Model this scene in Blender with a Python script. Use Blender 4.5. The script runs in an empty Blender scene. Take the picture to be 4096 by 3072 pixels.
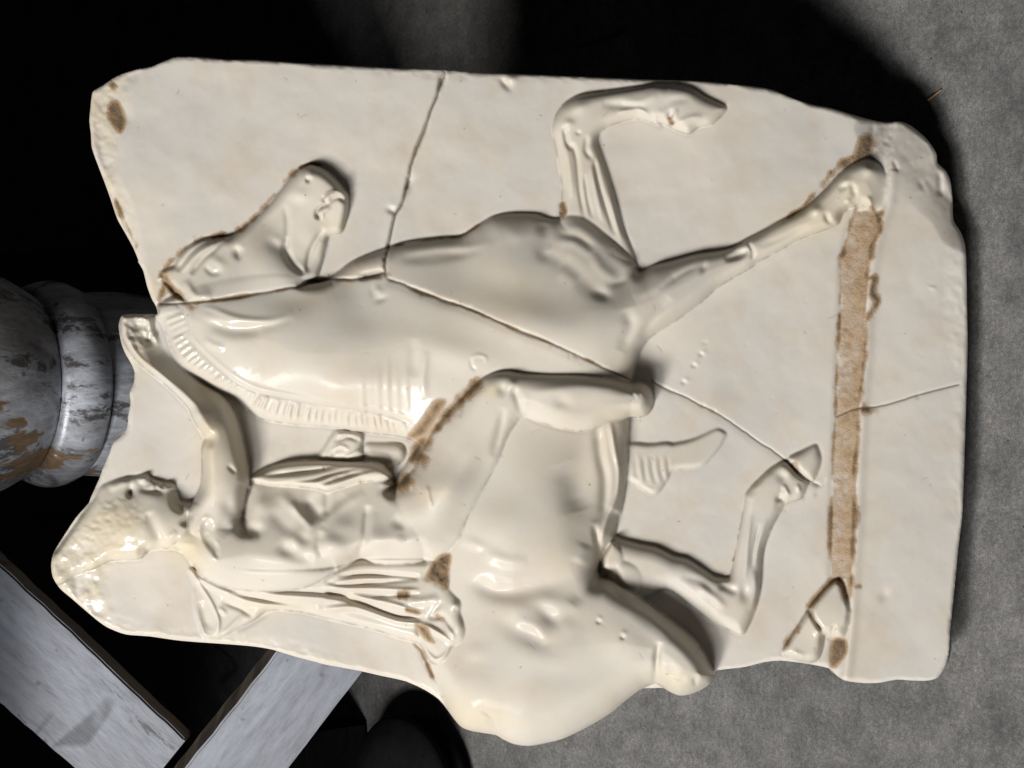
import bpy, bmesh, math, random
import numpy as np
from mathutils import Vector, Matrix
rng = np.random.default_rng(7)
random.seed(7)
S = bpy.context.scene
COL = S.collection

# ------------------------------------------------------------------ camera, light, exposure
PX = 0.0006                 # metres per carved unit
ALPHA = math.radians(40)    # the plaque leans back by this much
CA, SA = math.cos(ALPHA), math.sin(ALPHA)
U = Vector((0, -SA, -CA))   # down the plaque
V = Vector((1, 0, 0))       # along its foot
N = Vector((0, -CA, SA))    # out of its face
THICK = 46                  # slab thickness in carved units
D = 1.0
CEN = Vector((0, 0, CA * (455 * PX) + SA * (THICK * PX) + 0.001))
ROT = Matrix((U, V, N)).transposed()

cam_data = bpy.data.cameras.new('camera')
cam = bpy.data.objects.new('camera', cam_data)
COL.objects.link(cam)
cam_data.sensor_width = 36
cam_data.lens = 36 * D / (1024 * PX)
cam_data.clip_start = 0.05
cam_data.clip_end = 100
cam.matrix_world = Matrix.Translation(CEN + N * D) @ ROT.to_4x4()
S.camera = cam

W = bpy.data.worlds.new('World')
S.world = W
W.use_nodes = True
W.node_tree.nodes['Background'].inputs[0].default_value = (0.75, 0.85, 1.0, 1)
W.node_tree.nodes['Background'].inputs[1].default_value = 0.004

def area(name, x, y, z, sx, sy, power, col, spin=0.0):
    d = bpy.data.lights.new(name, 'AREA')
    d.shape = 'RECTANGLE'; d.size = sx; d.size_y = sy; d.energy = power; d.color = col
    o = bpy.data.objects.new(name, d)
    COL.objects.link(o)
    p = Vector((x, y, z))
    o.location = p
    q = (CEN - p).to_track_quat('-Z', 'Y')
    o.rotation_euler = (q.to_matrix() @ Matrix.Rotation(spin, 3, 'Z')).to_euler()
    return o
area('ceiling_lamp', -2.02, -0.83, 2.98, 0.80, 0.52, 134, (1.0, 0.968, 0.93))
area('soft_fill', -2.34, -1.63, 2.82, 0.8, 0.95, 70, (0.97, 0.98, 1.0))  # added fill beside the main lamp, softens the shading

S.view_settings.view_transform = 'Standard'
S.view_settings.look = 'None'
S.view_settings.exposure = 0.0
S.view_settings.gamma = 1.0
S.cycles.max_bounces = 6

# ------------------------------------------------------------------ materials
def mat(name):
    m = bpy.data.materials.new(name)
    m.use_nodes = True
    nt = m.node_tree
    return m, nt, nt.nodes['Principled BSDF']
def nd(nt, typ, **kw):
    n = nt.nodes.new(typ)
    for k, v in kw.items():
        if hasattr(n, k): setattr(n, k, v)
        else: n.inputs[k.replace('_', ' ')].default_value = v
    return n
def ramp(nt, src, stops):
    r = nt.nodes.new('ShaderNodeValToRGB')
    e = r.color_ramp.elements
    while len(e) < len(stops): e.new(0.5)
    for k, (p, c) in enumerate(stops):
        e[k].position = p
        e[k].color = (c, c, c, 1) if isinstance(c, (int, float)) else (*c, 1)
    nt.links.new(src, r.inputs[0])
    return r
def mix(nt, fac, a, b, mode='MIX'):
    m = nt.nodes.new('ShaderNodeMix')
    m.data_type = 'RGBA'; m.blend_type = mode
    for sock, val in ((m.inputs[0], fac), (m.inputs[6], a), (m.inputs[7], b)):
        if hasattr(val, 'node'): nt.links.new(val, sock)
        elif isinstance(val, tuple): sock.default_value = (*val, 1)
        else: sock.default_value = val
    return m.outputs[2]
def noise(nt, co, scale, detail=4, rough=0.55):
    n = nd(nt, 'ShaderNodeTexNoise', Scale=scale, Detail=detail, Roughness=rough)
    nt.links.new(co, n.inputs['Vector'])
    return n.outputs[0]

def plaque_material():
    m, nt, b = mat('glazed_cast_stone')
    co = nt.nodes.new('ShaderNodeTexCoord').outputs['Object']
    st = nd(nt, 'ShaderNodeAttribute', attribute_name='stain').outputs['Fac']
    wm = nd(nt, 'ShaderNodeAttribute', attribute_name='warm').outputs['Fac']
    mott = ramp(nt, noise(nt, co, 11, 4, 0.5), [(0.35, 0.0), (0.68, 1.0)])
    mott2 = ramp(nt, noise(nt, co, 26, 5, 0.6), [(0.48, 0.0), (0.75, 1.0)])
    c = mix(nt, mott.outputs[0], (0.600, 0.556, 0.488), (0.530, 0.504, 0.464))
    h = nt.nodes.new('ShaderNodeMath'); h.operation = 'MULTIPLY'; h.inputs[1].default_value = 0.8
    nt.links.new(mott2.outputs[0], h.inputs[0])
    c = mix(nt, h.outputs[0], c, (0.525, 0.45, 0.36))
    c = mix(nt, wm, c, (0.565, 0.495, 0.355))
    # stains: soft edge, tan where thin and umber where thick
    n3 = noise(nt, co, 75, 5, 0.65)
    off = nt.nodes.new('ShaderNodeMath'); off.operation = 'MULTIPLY_ADD'
    nt.links.new(n3, off.inputs[0]); off.inputs[1].default_value = 1.0; off.inputs[2].default_value = 0.5
    prod = nt.nodes.new('ShaderNodeMath'); prod.operation = 'MULTIPLY'
    nt.links.new(st, prod.inputs[0]); nt.links.new(off.outputs[0], prod.inputs[1])
    mul = ramp(nt, prod.outputs[0], [(0.04, 0.0), (0.15, 0.28), (0.32, 0.72), (0.75, 0.93)])
    n5 = nt.nodes.new('ShaderNodeMath'); n5.operation = 'MULTIPLY'
    nt.links.new(prod.outputs[0], n5.inputs[0])
    sm_ = nt.nodes.new('ShaderNodeMapping'); sm_.inputs['Scale'].default_value = (1.0, 0.4, 1.0)
    nt.links.new(co, sm_.inputs[0])
    nt.links.new(ramp(nt, noise(nt, sm_.outputs[0], 300, 5, 0.8), [(0.30, 1.45), (0.68, 0.65)]).outputs[0], n5.inputs[1])
    n4 = ramp(nt, n5.outputs[0], [(0.12, (0.44, 0.365, 0.295)), (0.30, (0.365, 0.275, 0.20)), (0.48, (0.33, 0.205, 0.095)), (0.72, (0.235, 0.15, 0.075)), (1.0, (0.13, 0.085, 0.045))])
    c = mix(nt, mul.outputs[0], c, n4.outputs[0])
    dt = nd(nt, 'ShaderNodeAttribute', attribute_name='dirt_shade').outputs['Fac']
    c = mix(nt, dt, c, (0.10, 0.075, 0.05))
    # rare black specks
    sp = nd(nt, 'ShaderNodeTexVoronoi', Scale=55.0)
    nt.links.new(co, sp.inputs['Vector'])
    dot = ramp(nt, sp.outputs['Distance'], [(0.0, 1.0), (0.04, 0.0)])
    rare = ramp(nt, noise(nt, co, 30, 0), [(0.66, 0.0), (0.68, 1.0)])
    dm = nt.nodes.new('ShaderNodeMath'); dm.operation = 'MULTIPLY'
    nt.links.new(dot.outputs[0], dm.inputs[0]); nt.links.new(rare.outputs[0], dm.inputs[1])
    c = mix(nt, dm.outputs[0], c, (0.08, 0.06, 0.05))
    nt.links.new(c, b.inputs['Base Color'])
    rr = mix(nt, mul.outputs[0], ramp(nt, noise(nt, co, 18, 3), [(0.3, 0.44), (0.7, 0.54)]).outputs[0], (0.9, 0.9, 0.9))
    nt.links.new(rr, b.inputs['Roughness'])
    b.inputs['Specular IOR Level'].default_value = 0.16
    gl = nd(nt, 'ShaderNodeAttribute', attribute_name='gloss').outputs['Fac']
    cw = nt.nodes.new('ShaderNodeMath'); cw.operation = 'SUBTRACT'; cw.use_clamp = True
    nt.links.new(gl, cw.inputs[0]); nt.links.new(mul.outputs[0], cw.inputs[1])
    nt.links.new(cw.outputs[0], b.inputs['Coat Weight'])
    b.inputs['Coat Roughness'].default_value = 0.13
    b.inputs['Subsurface Weight'].default_value = 0.22
    b.inputs['Subsurface Radius'].default_value = (1.0, 0.75, 0.5)
    b.inputs['Subsurface Scale'].default_value = 0.006
    bp = nd(nt, 'ShaderNodeBump', Strength=0.05, Distance=0.0006)
    bn = mix(nt, 0.5, noise(nt, co, 90, 4), noise(nt, co, 900, 3))
    nt.links.new(bn, bp.inputs['Height'])
    bp2 = nd(nt, 'ShaderNodeBump', Strength=0.9, Distance=0.0012)
    gm = mix(nt, mul.outputs[0], (0.5, 0.5, 0.5), noise(nt, co, 700, 3, 0.8))
    nt.links.new(gm, bp2.inputs['Height']); nt.links.new(bp.outputs[0], bp2.inputs['Normal'])
    nt.links.new(bp2.outputs[0], b.inputs['Normal'])
    return m
M_PLAQUE = plaque_material()

def concrete_material():
    m, nt, b = mat('worn_concrete')
    co = nt.nodes.new('ShaderNodeTexCoord').outputs['Object']
    big = noise(nt, co, 4, 5, 0.6)
    mid = noise(nt, co, 46, 8, 0.78)
    fine = noise(nt, co, 330, 5, 0.85)
    c = mix(nt, ramp(nt, big, [(0.3, 0.0), (0.7, 1.0)]).outputs[0], (0.118, 0.115, 0.110), (0.205, 0.20, 0.192))
    c = mix(nt, 0.85, c, ramp(nt, mid, [(0.28, 0.45), (0.5, 0.95), (0.72, 1.5)]).outputs[0], 'MULTIPLY')
    c = mix(nt, 0.7, c, ramp(nt, fine, [(0.32, 0.45), (0.5, 0.95), (0.70, 1.75)]).outputs[0], 'MULTIPLY')
    c = mix(nt, 0.55, c, ramp(nt, noise(nt, co, 900, 3, 0.8), [(0.30, 0.35), (0.5, 0.95), (0.70, 1.8)]).outputs[0], 'MULTIPLY')
    sm = ramp(nt, noise(nt, co, 13, 7, 0.78), [(0.52, 0.0), (0.68, 0.6)])
    c = mix(nt, sm.outputs[0], c, (0.040, 0.040, 0.044))
    # pale and dark grit pressed into the surface
    for sc, thr, col in ((120.0, 0.66, (0.33, 0.31, 0.28)), (120.0, 0.64, (0.02, 0.018, 0.016)), (70.0, 0.70, (0.27, 0.23, 0.18))):
        v = nd(nt, 'ShaderNodeTexVoronoi', Scale=sc)
        nt.links.new(co, v.inputs['Vector'])
        dot = ramp(nt, v.outputs['Distance'], [(0.07, 1.0), (0.13, 0.0)])
        sel = ramp(nt, noise(nt, co, sc * 0.45, 0), [(thr, 0.0), (thr + 0.01, 1.0)])
        k = nt.nodes.new('ShaderNodeMath'); k.operation = 'MULTIPLY'
        nt.links.new(dot.outputs[0], k.inputs[0]); nt.links.new(sel.outputs[0], k.inputs[1])
        c = mix(nt, k.outputs[0], c, col)
    # hairline scratches
    mp = nt.nodes.new('ShaderNodeMapping'); mp.inputs['Scale'].default_value = (1, 0.35, 1); mp.inputs['Rotation'].default_value = (0, 0, 0.7)
    nt.links.new(co, mp.inputs[0])
    ln = ramp(nt, noise(nt, mp.outputs[0], 5, 2, 0.4), [(0.4955, 0.0), (0.4985, 1.0), (0.5015, 1.0), (0.5045, 0.0)])
    lm = ramp(nt, noise(nt, co, 9, 1), [(0.56, 0.0), (0.62, 0.8)])
    k = nt.nodes.new('ShaderNodeMath'); k.operation = 'MULTIPLY'
    nt.links.new(ln.outputs[0], k.inputs[0]); nt.links.new(lm.outputs[0], k.inputs[1])
    c = mix(nt, k.outputs[0], c, (0.025, 0.024, 0.023))
    nt.links.new(c, b.inputs['Base Color'])
    b.inputs['Roughness'].default_value = 0.8
    bp = nd(nt, 'ShaderNodeBump', Strength=0.6, Distance=0.004)
    nt.links.new(mix(nt, 0.55, mid, fine), bp.inputs['Height'])
    nt.links.new(bp.outputs[0], b.inputs['Normal'])
    return m
M_FLOOR = concrete_material()

def paint_material(name, base, dark, wood, stretch, chip_lo, chip_hi, rough, metal=0.0, seed=0.0):
    m, nt, b = mat(name)
    tc = nt.nodes.new('ShaderNodeTexCoord').outputs['Object']
    mp = nt.nodes.new('ShaderNodeMapping')
    mp.inputs['Scale'].default_value = stretch
    mp.inputs['Location'].default_value = (seed, seed * 1.7, seed * 0.6)
    nt.links.new(tc, mp.inputs[0])
    co = mp.outputs[0]
    n1 = noise(nt, co, 22, 6, 0.65)
    n2 = noise(nt, co, 9, 5, 0.7)
    n3 = noise(nt, co, 150, 4, 0.7)
    c = mix(nt, ramp(nt, n1, [(0.35, 0.0), (0.65, 1.0)]).outputs[0], dark, base)
    c = mix(nt, 0.7, c, ramp(nt, n3, [(0.3, 0.6), (0.5, 1.0), (0.7, 1.25)]).outputs[0], 'MULTIPLY')
    dk = ramp(nt, noise(nt, co, 34, 6, 0.75), [(chip_lo - 0.02, 0.0), (chip_lo + 0.04, 0.85)])
    c = mix(nt, dk.outputs[0], c, (0.045, 0.038, 0.033))
    for ang, sc, lo in ((0.5, 7.0, 0.54), (2.2, 5.0, 0.57)):
        m2 = nt.nodes.new('ShaderNodeMapping'); m2.inputs['Rotation'].default_value = (0, 0, ang); m2.inputs['Scale'].default_value = (1, 0.22, 1)
        m2.inputs['Location'].default_value = (seed + ang, seed, 0)
        nt.links.new(tc, m2.inputs[0])
        ln = ramp(nt, noise(nt, m2.outputs[0], sc, 3, 0.5), [(0.490, 0.0), (0.497, 1.0), (0.503, 1.0), (0.510, 0.0)])
        lm = ramp(nt, noise(nt, tc, 14 + sc, 2), [(lo, 0.0), (lo + 0.08, 0.75)])
        k = nt.nodes.new('ShaderNodeMath'); k.operation = 'MULTIPLY'
        nt.links.new(ln.outputs[0], k.inputs[0]); nt.links.new(lm.outputs[0], k.inputs[1])
        c = mix(nt, k.outputs[0], c, tuple(x * 0.3 for x in dark))
    vor = nd(nt, 'ShaderNodeTexVoronoi', Scale=70.0)
    nt.links.new(tc, vor.inputs['Vector'])
    k = nt.nodes.new('ShaderNodeMath'); k.operation = 'MULTIPLY'
    nt.links.new(ramp(nt, vor.outputs['Distance'], [(0.10, 0.8), (0.2, 0.0)]).outputs[0], k.inputs[0])
    nt.links.new(ramp(nt, noise(nt, tc, 40, 1), [(0.62, 0.0), (0.66, 1.0)]).outputs[0], k.inputs[1])
    c = mix(nt, k.outputs[0], c, tuple(x * 0.35 for x in dark))
    chip = ramp(nt, n2, [(chip_hi, 0.0), (chip_hi + 0.025, 1.0)])
    wd = ramp(nt, n3, [(0.3, tuple(x * 0.55 for x in wood)), (0.7, wood)])
    c = mix(nt, chip.outputs[0], c, wd.outputs[0])
    nt.links.new(c, b.inputs['Base Color'])
    b.inputs['Metallic'].default_value = metal
    nt.links.new(ramp(nt, n1, [(0.3, rough), (0.7, rough + 0.2)]).outputs[0], b.inputs['Roughness'])
    bp = nd(nt, 'ShaderNodeBump', Strength=0.6, Distance=0.0015)
    hh = mix(nt, chip.outputs[0], mix(nt, 0.5, n3, n1), (0.1, 0.1, 0.1))
    nt.links.new(hh, bp.inputs['Height'])
    nt.links.new(bp.outputs[0], b.inputs['Normal'])
    return m
M_SILVER = paint_material('flaking_silver_paint', (0.46, 0.485, 0.54), (0.19, 0.19, 0.20), (0.235, 0.155, 0.09), (1.6, 1.6, 0.5), 0.555, 0.58, 0.33, 0.25)
M_BOARD = paint_material('scuffed_grey_paint', (0.245, 0.262, 0.298), (0.150, 0.160, 0.185), (0.12, 0.10, 0.085), (0.3, 1.3, 1), 0.615, 0.645, 0.5, 0.0, 3.1)
M_EDGE = paint_material('bare_brown_wood_edge', (0.24, 0.195, 0.15), (0.15, 0.12, 0.095), (0.11, 0.075, 0.045), (0.2, 1, 1), 0.66, 0.66, 0.7)
M_NAVY = paint_material('dark_blue_paint', (0.012, 0.015, 0.026), (0.008, 0.009, 0.014), (0.02, 0.02, 0.02), (0.3, 1, 1), 0.7, 0.8, 0.5)
M_BLACK = paint_material('dusty_black_rubber', (0.008, 0.008, 0.008), (0.005, 0.005, 0.005), (0.03, 0.022, 0.015), (1, 1, 1), 0.7, 0.66, 0.8)
M_BLACK.node_tree.nodes['Principled BSDF'].inputs['Specular IOR Level'].default_value = 0.08

# ------------------------------------------------------------------ carving engine (heights on a fine grid)
TILE = {'A': (0, 0, 1400), 'B': (1300, 0, 1400), 'C': (2600, 0, 1400), 'D': (0, 1000, 1400), 'E': (1300, 1000, 1400),
        'F': (2600, 1000, 1400), 'G': (0, 2000, 1400), 'H': (1300, 2000, 1400), 'I': (2600, 2000, 1400),
        'J': (500, 500, 1100), 'K': (200, 1700, 1000), 'L': (900, 1600, 1100), 'W': (0, 0, 4096), 'V': (0, 0, 8848)}
def P(spec):
    """'A x,y x,y B x,y ...' -> points in carved units"""
    out, t = [], 'V'
    for tok in spec.split():
        if tok in TILE: t = tok; continue
        x, y = map(float, tok.split(','))
        ox, oy, w = TILE[t]
        k = w / 2212 / 4
        out.append((ox / 4 + x * k, oy / 4 + y * k))
    return np.array(out)
def curve(pts, closed=True, sub=5):
    p = np.asarray(pts, float)
    n = len(p)
    out = []
    for i in range(n if closed else n - 1):
        if closed: a, b, c, d = p[i - 1], p[i], p[(i + 1) % n], p[(i + 2) % n]
        else: a, b, c, d = p[max(i - 1, 0)], p[i], p[i + 1], p[min(i + 2, n - 1)]
        ta, tb = (c - a) * 0.42, (d - b) * 0.42
        L = np.linalg.norm(c - b) + 1e-9            # keep handles shorter than the span
        for tv in (ta, tb):
            l = np.linalg.norm(tv)
            if l > L: tv *= L / l
        for k in range(sub):
            t = k / sub
            out.append(b * (2*t**3 - 3*t*t + 1) + ta * (t**3 - 2*t*t + t) + c * (-2*t**3 + 3*t*t) + tb * (t**3 - t*t))
    if not closed: out.append(p[-1])
    return np.array(out)

STEP = 0.8
X0, Y0, X1, Y1 = 46.0, 52.0, 972.0, 752.0
GX = np.arange(X0, X1, STEP, dtype=np.float32)
GY = np.arange(Y0, Y1, STEP, dtype=np.float32)
NX, NY = len(GX), len(GY)
HH = np.zeros((NY, NX), np.float32)
OWN = np.zeros((NY, NX), np.int16)
STAIN = np.zeros((NY, NX), np.float32)
WARM = np.zeros((NY, NX), np.float32)
DIRT_SHADE = np.zeros((NY, NX), np.float32)  # grime in cracks and contours, plus shade painted into hollows
GLOSS = np.full((NY, NX), 0.06, np.float32)

def box(x0, y0, x1, y1):
    i0 = max(int((x0 - X0) / STEP), 0); i1 = min(int((x1 - X0) / STEP) + 2, NX)
    j0 = max(int((y0 - Y0) / STEP), 0); j1 = min(int((y1 - Y0) / STEP) + 2, NY)
    return slice(j0, max(j1, j0)), slice(i0, max(i1, i0))
def pline_dist(c, closed, cap, par=False):
    """distance to a polyline, capped; also the arc parameter 0..1 of the nearest point"""
    lo, hi = c.min(0) - cap, c.max(0) + cap
    sl = box(lo[0], lo[1], hi[0], hi[1])
    sy, sx = sl
    d = np.full((sy.stop - sy.start, sx.stop - sx.start), cap, np.float32)
    q = np.zeros_like(d) if par else None
    n = len(c)
    seg = [(c[i], c[(i + 1) % n]) for i in range(n if closed else n - 1)]
    lens = np.array([np.hypot(*(b - a)) for a, b in seg]); tot = lens.sum() + 1e-9
    acc = 0.0
    for (a, b), ln in zip(seg, lens):
        b_ = box(min(a[0], b[0]) - cap, min(a[1], b[1]) - cap, max(a[0], b[0]) + cap, max(a[1], b[1]) + cap)
        if b_[0].stop > b_[0].start and b_[1].stop > b_[1].start:
            x = GX[b_[1]][None, :] - np.float32(a[0]); y = GY[b_[0]][:, None] - np.float32(a[1])
            ex, ey = np.float32(b[0] - a[0]), np.float32(b[1] - a[1])
            t = np.clip((x * ex + y * ey) / (ex * ex + ey * ey + 1e-9), 0, 1)
            dd = np.sqrt((x - t * ex) ** 2 + (y - t * ey) ** 2)
            w = d[b_[0].start - sy.start:b_[0].stop - sy.start, b_[1].start - sx.start:b_[1].stop - sx.start]
            if par:
                k = dd < w
                qq = q[b_[0].start - sy.start:b_[0].stop - sy.start, b_[1].start - sx.start:b_[1].stop - sx.start]
                qq[k] = ((acc + t * ln) / tot)[k]
            np.minimum(w, dd, out=w)
        acc += ln
    return sl, d, q
def inside(c, sl):
    x, y = GX[sl[1]], GY[sl[0]]
    m = np.zeros((len(y), len(x)), bool)
    a, b = c, np.roll(c, -1, 0)
    for j, yy in enumerate(y):
        k = (a[:, 1] <= yy) != (b[:, 1] <= yy)
        if not k.any(): continue
        xs = np.sort(a[k, 0] + (yy - a[k, 1]) * (b[k, 0] - a[k, 0]) / (b[k, 1] - a[k, 1]))
        idx = np.searchsorted(xs, x)
        m[j] = idx % 2 == 1
    return m
def sdist(c, cap):
    sl, d, _ = pline_dist(c, True, cap)
    return sl, np.where(inside(c, sl), d, -d)
def field(ctrl, sl):
    """smooth field through scattered values (multiquadric)"""
    c = np.array(ctrl, float)
    p, v = c[:, :2], c[:, 2:]
    f = lambda r2: np.sqrt(r2 + 12.0 ** 2)
    n = len(p)
    A = f(((p[:, None] - p[None]) ** 2).sum(-1))
    A -= 3.0 * np.eye(n)
    A = np.block([[A, np.ones((n, 1))], [np.ones((1, n)), np.zeros((1, 1))]])
    w = np.linalg.solve(A, np.vstack([v, np.zeros((1, v.shape[1]))]))
    x, y = GX[sl[1]][None, :], GY[sl[0]][:, None]
    out = [np.full((y.shape[0], x.shape[1]), w[-1, k], np.float32) for k in range(v.shape[1])]
    for i in range(n):
        r = np.sqrt((x - np.float32(p[i, 0])) ** 2 + (y - np.float32(p[i, 1])) ** 2 + np.float32(144))
        for k in range(v.shape[1]): out[k] += np.float32(w[i, k]) * r
    return out
def vnoise(scale, octaves=4, pers=0.55, seed=0):
    r = np.random.default_rng(seed)
    out = np.zeros((NY, NX), np.float32); amp, tot = 1.0, 0.0
    for o in range(octaves):
        gx = (GX - X0) / scale; gy = (GY - Y0) / scale
        g = r.standard_normal((int(gy[-1]) + 3, int(gx[-1]) + 3)).astype(np.float32)
        ix, iy = gx.astype(int), gy.astype(int)
        fx, fy = gx - ix, gy - iy
        fx = (fx * fx * (3 - 2 * fx))[None]; fy = (fy * fy * (3 - 2 * fy))[:, None]
        a = g[np.ix_(iy, ix)]; b = g[np.ix_(iy, ix + 1)]; c = g[np.ix_(iy + 1, ix)]; d = g[np.ix_(iy + 1, ix + 1)]
        out += amp * ((a * (1 - fx) + b * fx) * (1 - fy) + (c * (1 - fx) + d * fx) * fy)
        tot += amp; amp *= pers; scale = max(scale / 2, 1.2)
    return out / tot * 1.4
OWNERS = ['slab']
def carve(owner, pts, ctrl, undercut=0.8, sharp=0.62, sub=5, ws=1.2):
    """raise a form: outline plus (x, y, height, edge width) samples"""
    if owner not in OWNERS: OWNERS.append(owner)
    c = curve(pts, True, sub)
    ctrl = [(x, y, h, w * ws) for x, y, h, w in ctrl]
    wmax = max(k[3] for k in ctrl)
    sl, d = sdist(c, wmax + 4)
    T, w = field(ctrl, sl)
    w = np.clip(w, 3, wmax)
    t = np.clip(d / w, 0, 1)
    prof = (1 - (1 - t) ** 2) ** sharp
    h = HH[sl]
    up = np.maximum(T - h, 0) * prof
    grow = (d > 0) & (up > 0.05)
    rise = np.clip((T - h - 1.5) / 6, 0, 1)
    if undercut: h -= undercut * rise * np.exp(-((d + 0.6) / 1.8) ** 2)
    h += up
    OWN[sl][grow] = OWNERS.index(owner)
    DIRT_SHADE[sl][grow] = 0
    np.maximum(DIRT_SHADE[sl], 0.42 * rise * np.exp(-((d + 0.5) / 1.1) ** 2) * np.clip(0.6 + 0.5 * n_mid[sl] + 0.4 * n_fine[sl], 0, 1), out=DIRT_SHADE[sl])
def stroke(pts, width, amp, taper=(0.25, 0.25), only=None, sub=5, arr=None):
    """groove (amp<0) or ridge along a line, fading at its ends"""
    c = curve(pts, False, sub)
    sl, d, q = pline_dist(c, False, width * 3, True)
    g = np.exp(-(d / width) ** 2)
    g[d >= width * 2.99] = 0
    a, b = taper
    if a: g *= np.clip(q / a, 0, 1) ** 0.7
    if b: g *= np.clip((1 - q) / b, 0, 1) ** 0.7
    if only is not None: g = g * np.isin(OWN[sl], [OWNERS.index(o) for o in only])
    (HH if arr is None else arr)[sl] += np.float32(amp) * g
def bump(x, y, rx, ry, ang, amp, arr=None):
    R = 2.6 * max(rx, ry)
    sl = box(x - R, y - R, x + R, y + R)
    X = GX[sl[1]][None, :] - x; Y = GY[sl[0]][:, None] - y
    ca, sa = math.cos(math.radians(ang)), math.sin(math.radians(ang))
    g = np.exp(-(((X * ca + Y * sa) / rx) ** 2 + ((-X * sa + Y * ca) / ry) ** 2))
    (HH if arr is None else arr)[sl] += np.float32(amp) * g
def bumpt(tile, x, y, rx, ry, ang, amp, arr=None):
    (vx, vy), = P(f'{tile} {x},{y}')
    bump(vx, vy, rx, ry, ang, amp, arr)
def area_mask(pts, feather=6.0, smooth=True):
    c = curve(pts) if smooth else np.asarray(pts)
    sl, d = sdist(c, feather + 2)
    return sl, np.clip(d / feather * 0.5 + 0.5, 0, 1)
def stain(spec, width, amt=1.0, taper=(0.1, 0.1)):
    c = curve(P(spec), False)
    width = width * 1.15
    sl, d, q = pline_dist(c, False, width * 2.4, True)
    wv = width * np.clip(1 + 0.35 * n_mid[sl] + 0.2 * n_fine[sl], 0.4, 1.8)
    g = (np.exp(-(d / wv) ** 2) * 0.75 + 0.25 * np.exp(-(d / wv * 2.2) ** 2)) * amt * np.clip(0.72 + 0.55 * n_mid[sl] + 0.25 * n_big[sl], 0.12, 1.15)
    g[d > width * 2.3] = 0
    a, b = taper
    if a: g *= np.clip(q / a, 0.2, 1)
    if b: g *= np.clip((1 - q) / b, 0.2, 1)
    np.maximum(STAIN[sl], g, out=STAIN[sl])
def stain_area(spec, feather=4, amt=1.0):
    sl, m = area_mask(P(spec), feather)
    np.maximum(STAIN[sl], m * amt, out=STAIN[sl])

#@@SCULPT@@
# ---- outline of the whole cast
OUTLINE = P('A 590,575 650,540 740,480 860,440 960,420 1040,385 1120,358 1300,362 1420,375 1620,378 1900,398 '
            'B 0,405 400,428 750,440 1000,458 1400,475 1900,497 '
            'C 0,503 300,512 500,530 680,550 780,570 900,620 1020,660 1150,685 1290,728 1400,758 1490,772 1580,768 1650,795 1750,880 1810,970 '
            '1818,1030 1870,1080 1900,1150 1912,1260 1918,1390 1960,1460 1990,1540 2000,1659 '
            'F 2003,300 2008,600 2000,900 1990,1250 1975,1659 '
            'I 1950,300 1925,560 1900,800 1890,950 1870,1040 1820,1120 1750,1142 1640,1140 1560,1135 1450,1155 1350,1157 1230,1140 1170,1100 '
            '1135,1065 1050,1045 960,1030 830,1015 720,1025 600,1055 400,1080 405,1110 380,1160 330,1195 250,1230 180,1235 120,1210 85,1188 '
            'H 2070,1189 2010,1191 1960,1222 1900,1270 1800,1350 1650,1440 1500,1510 1310,1553 1200,1545 1130,1515 1080,1485 950,1465 870,1440 820,1390 '
            '770,1320 720,1260 640,1205 510,1145 350,1110 220,1080 0,1040 '
            'G 2000,1025 1850,985 1720,945 1600,925 1450,912 1150,890 950,862 800,850 700,815 640,780 560,715 450,620 380,560 335,490 323,420 '
            '330,360 350,310 420,200 480,110 560,20 '
            'D 575,1560 625,1450 650,1380 690,1290 720,1210 800,1130 810,1050 825,960 820,900 845,840 850,775 830,720 790,650 765,580 750,480 '
            '765,420 800,405 960,405 995,405 985,355 960,310 930,230 905,130 870,70 '
            'A 880,1659 840,1560 790,1470 740,1380 700,1260 660,1150 610,1020 580,930 575,850 565,760 572,680 578,620')
OC = curve(OUTLINE, True, 4)
SL_OUT, SD = sdist(OC, 60)
SDF = np.full((NY, NX), -60, np.float32); SDF[SL_OUT] = SD

n_big = vnoise(70, 3, 0.5, 1); n_mid = vnoise(16, 3, 0.5, 2); n_fine = vnoise(5, 3, 0.6, 3)
HH += 0.9 * n_big + 0.12 * n_mid

# ---- base ledge: the ground the horse stands on, with its hollowed face
LL = P('C 1420,760 1340,1250 1250,1440 1205,1659 F 1205,200 1200,400 1185,700 1170,1050 1155,1400 1145,1659 I 1142,200 1145,500 1150,880 1140,1200')
LR = P('C 1560,760 1500,1290 1440,1450 1395,1659 F 1385,200 1360,470 1355,700 1335,880 1325,1100 1310,1350 1300,1659 I 1290,250 1277,470 1265,700 1255,880 1215,1200')
lx = np.interp(GY, LL[:, 1], LL[:, 0])[:, None]; rx = np.interp(GY, LR[:, 1], LR[:, 0])[:, None]
tt = np.clip((GX[None, :] - lx) / (rx - lx), 0, 1)
LEDGE = 10.0
ledge = LEDGE * (tt ** 1.7)
fall = np.clip((GX[None, :] - rx) / 95, 0, 1)
HH += 0.5 * n_fine * (tt > 0) * (tt < 1) + ledge - 1.5 * np.exp(-((GX[None, :] - lx) / 3.0) ** 2) + 2.0 * np.exp(-((GX[None, :] - rx - 3) / 5) ** 2) * (GY[:, None] > 170) - 1.5 * fall

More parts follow.
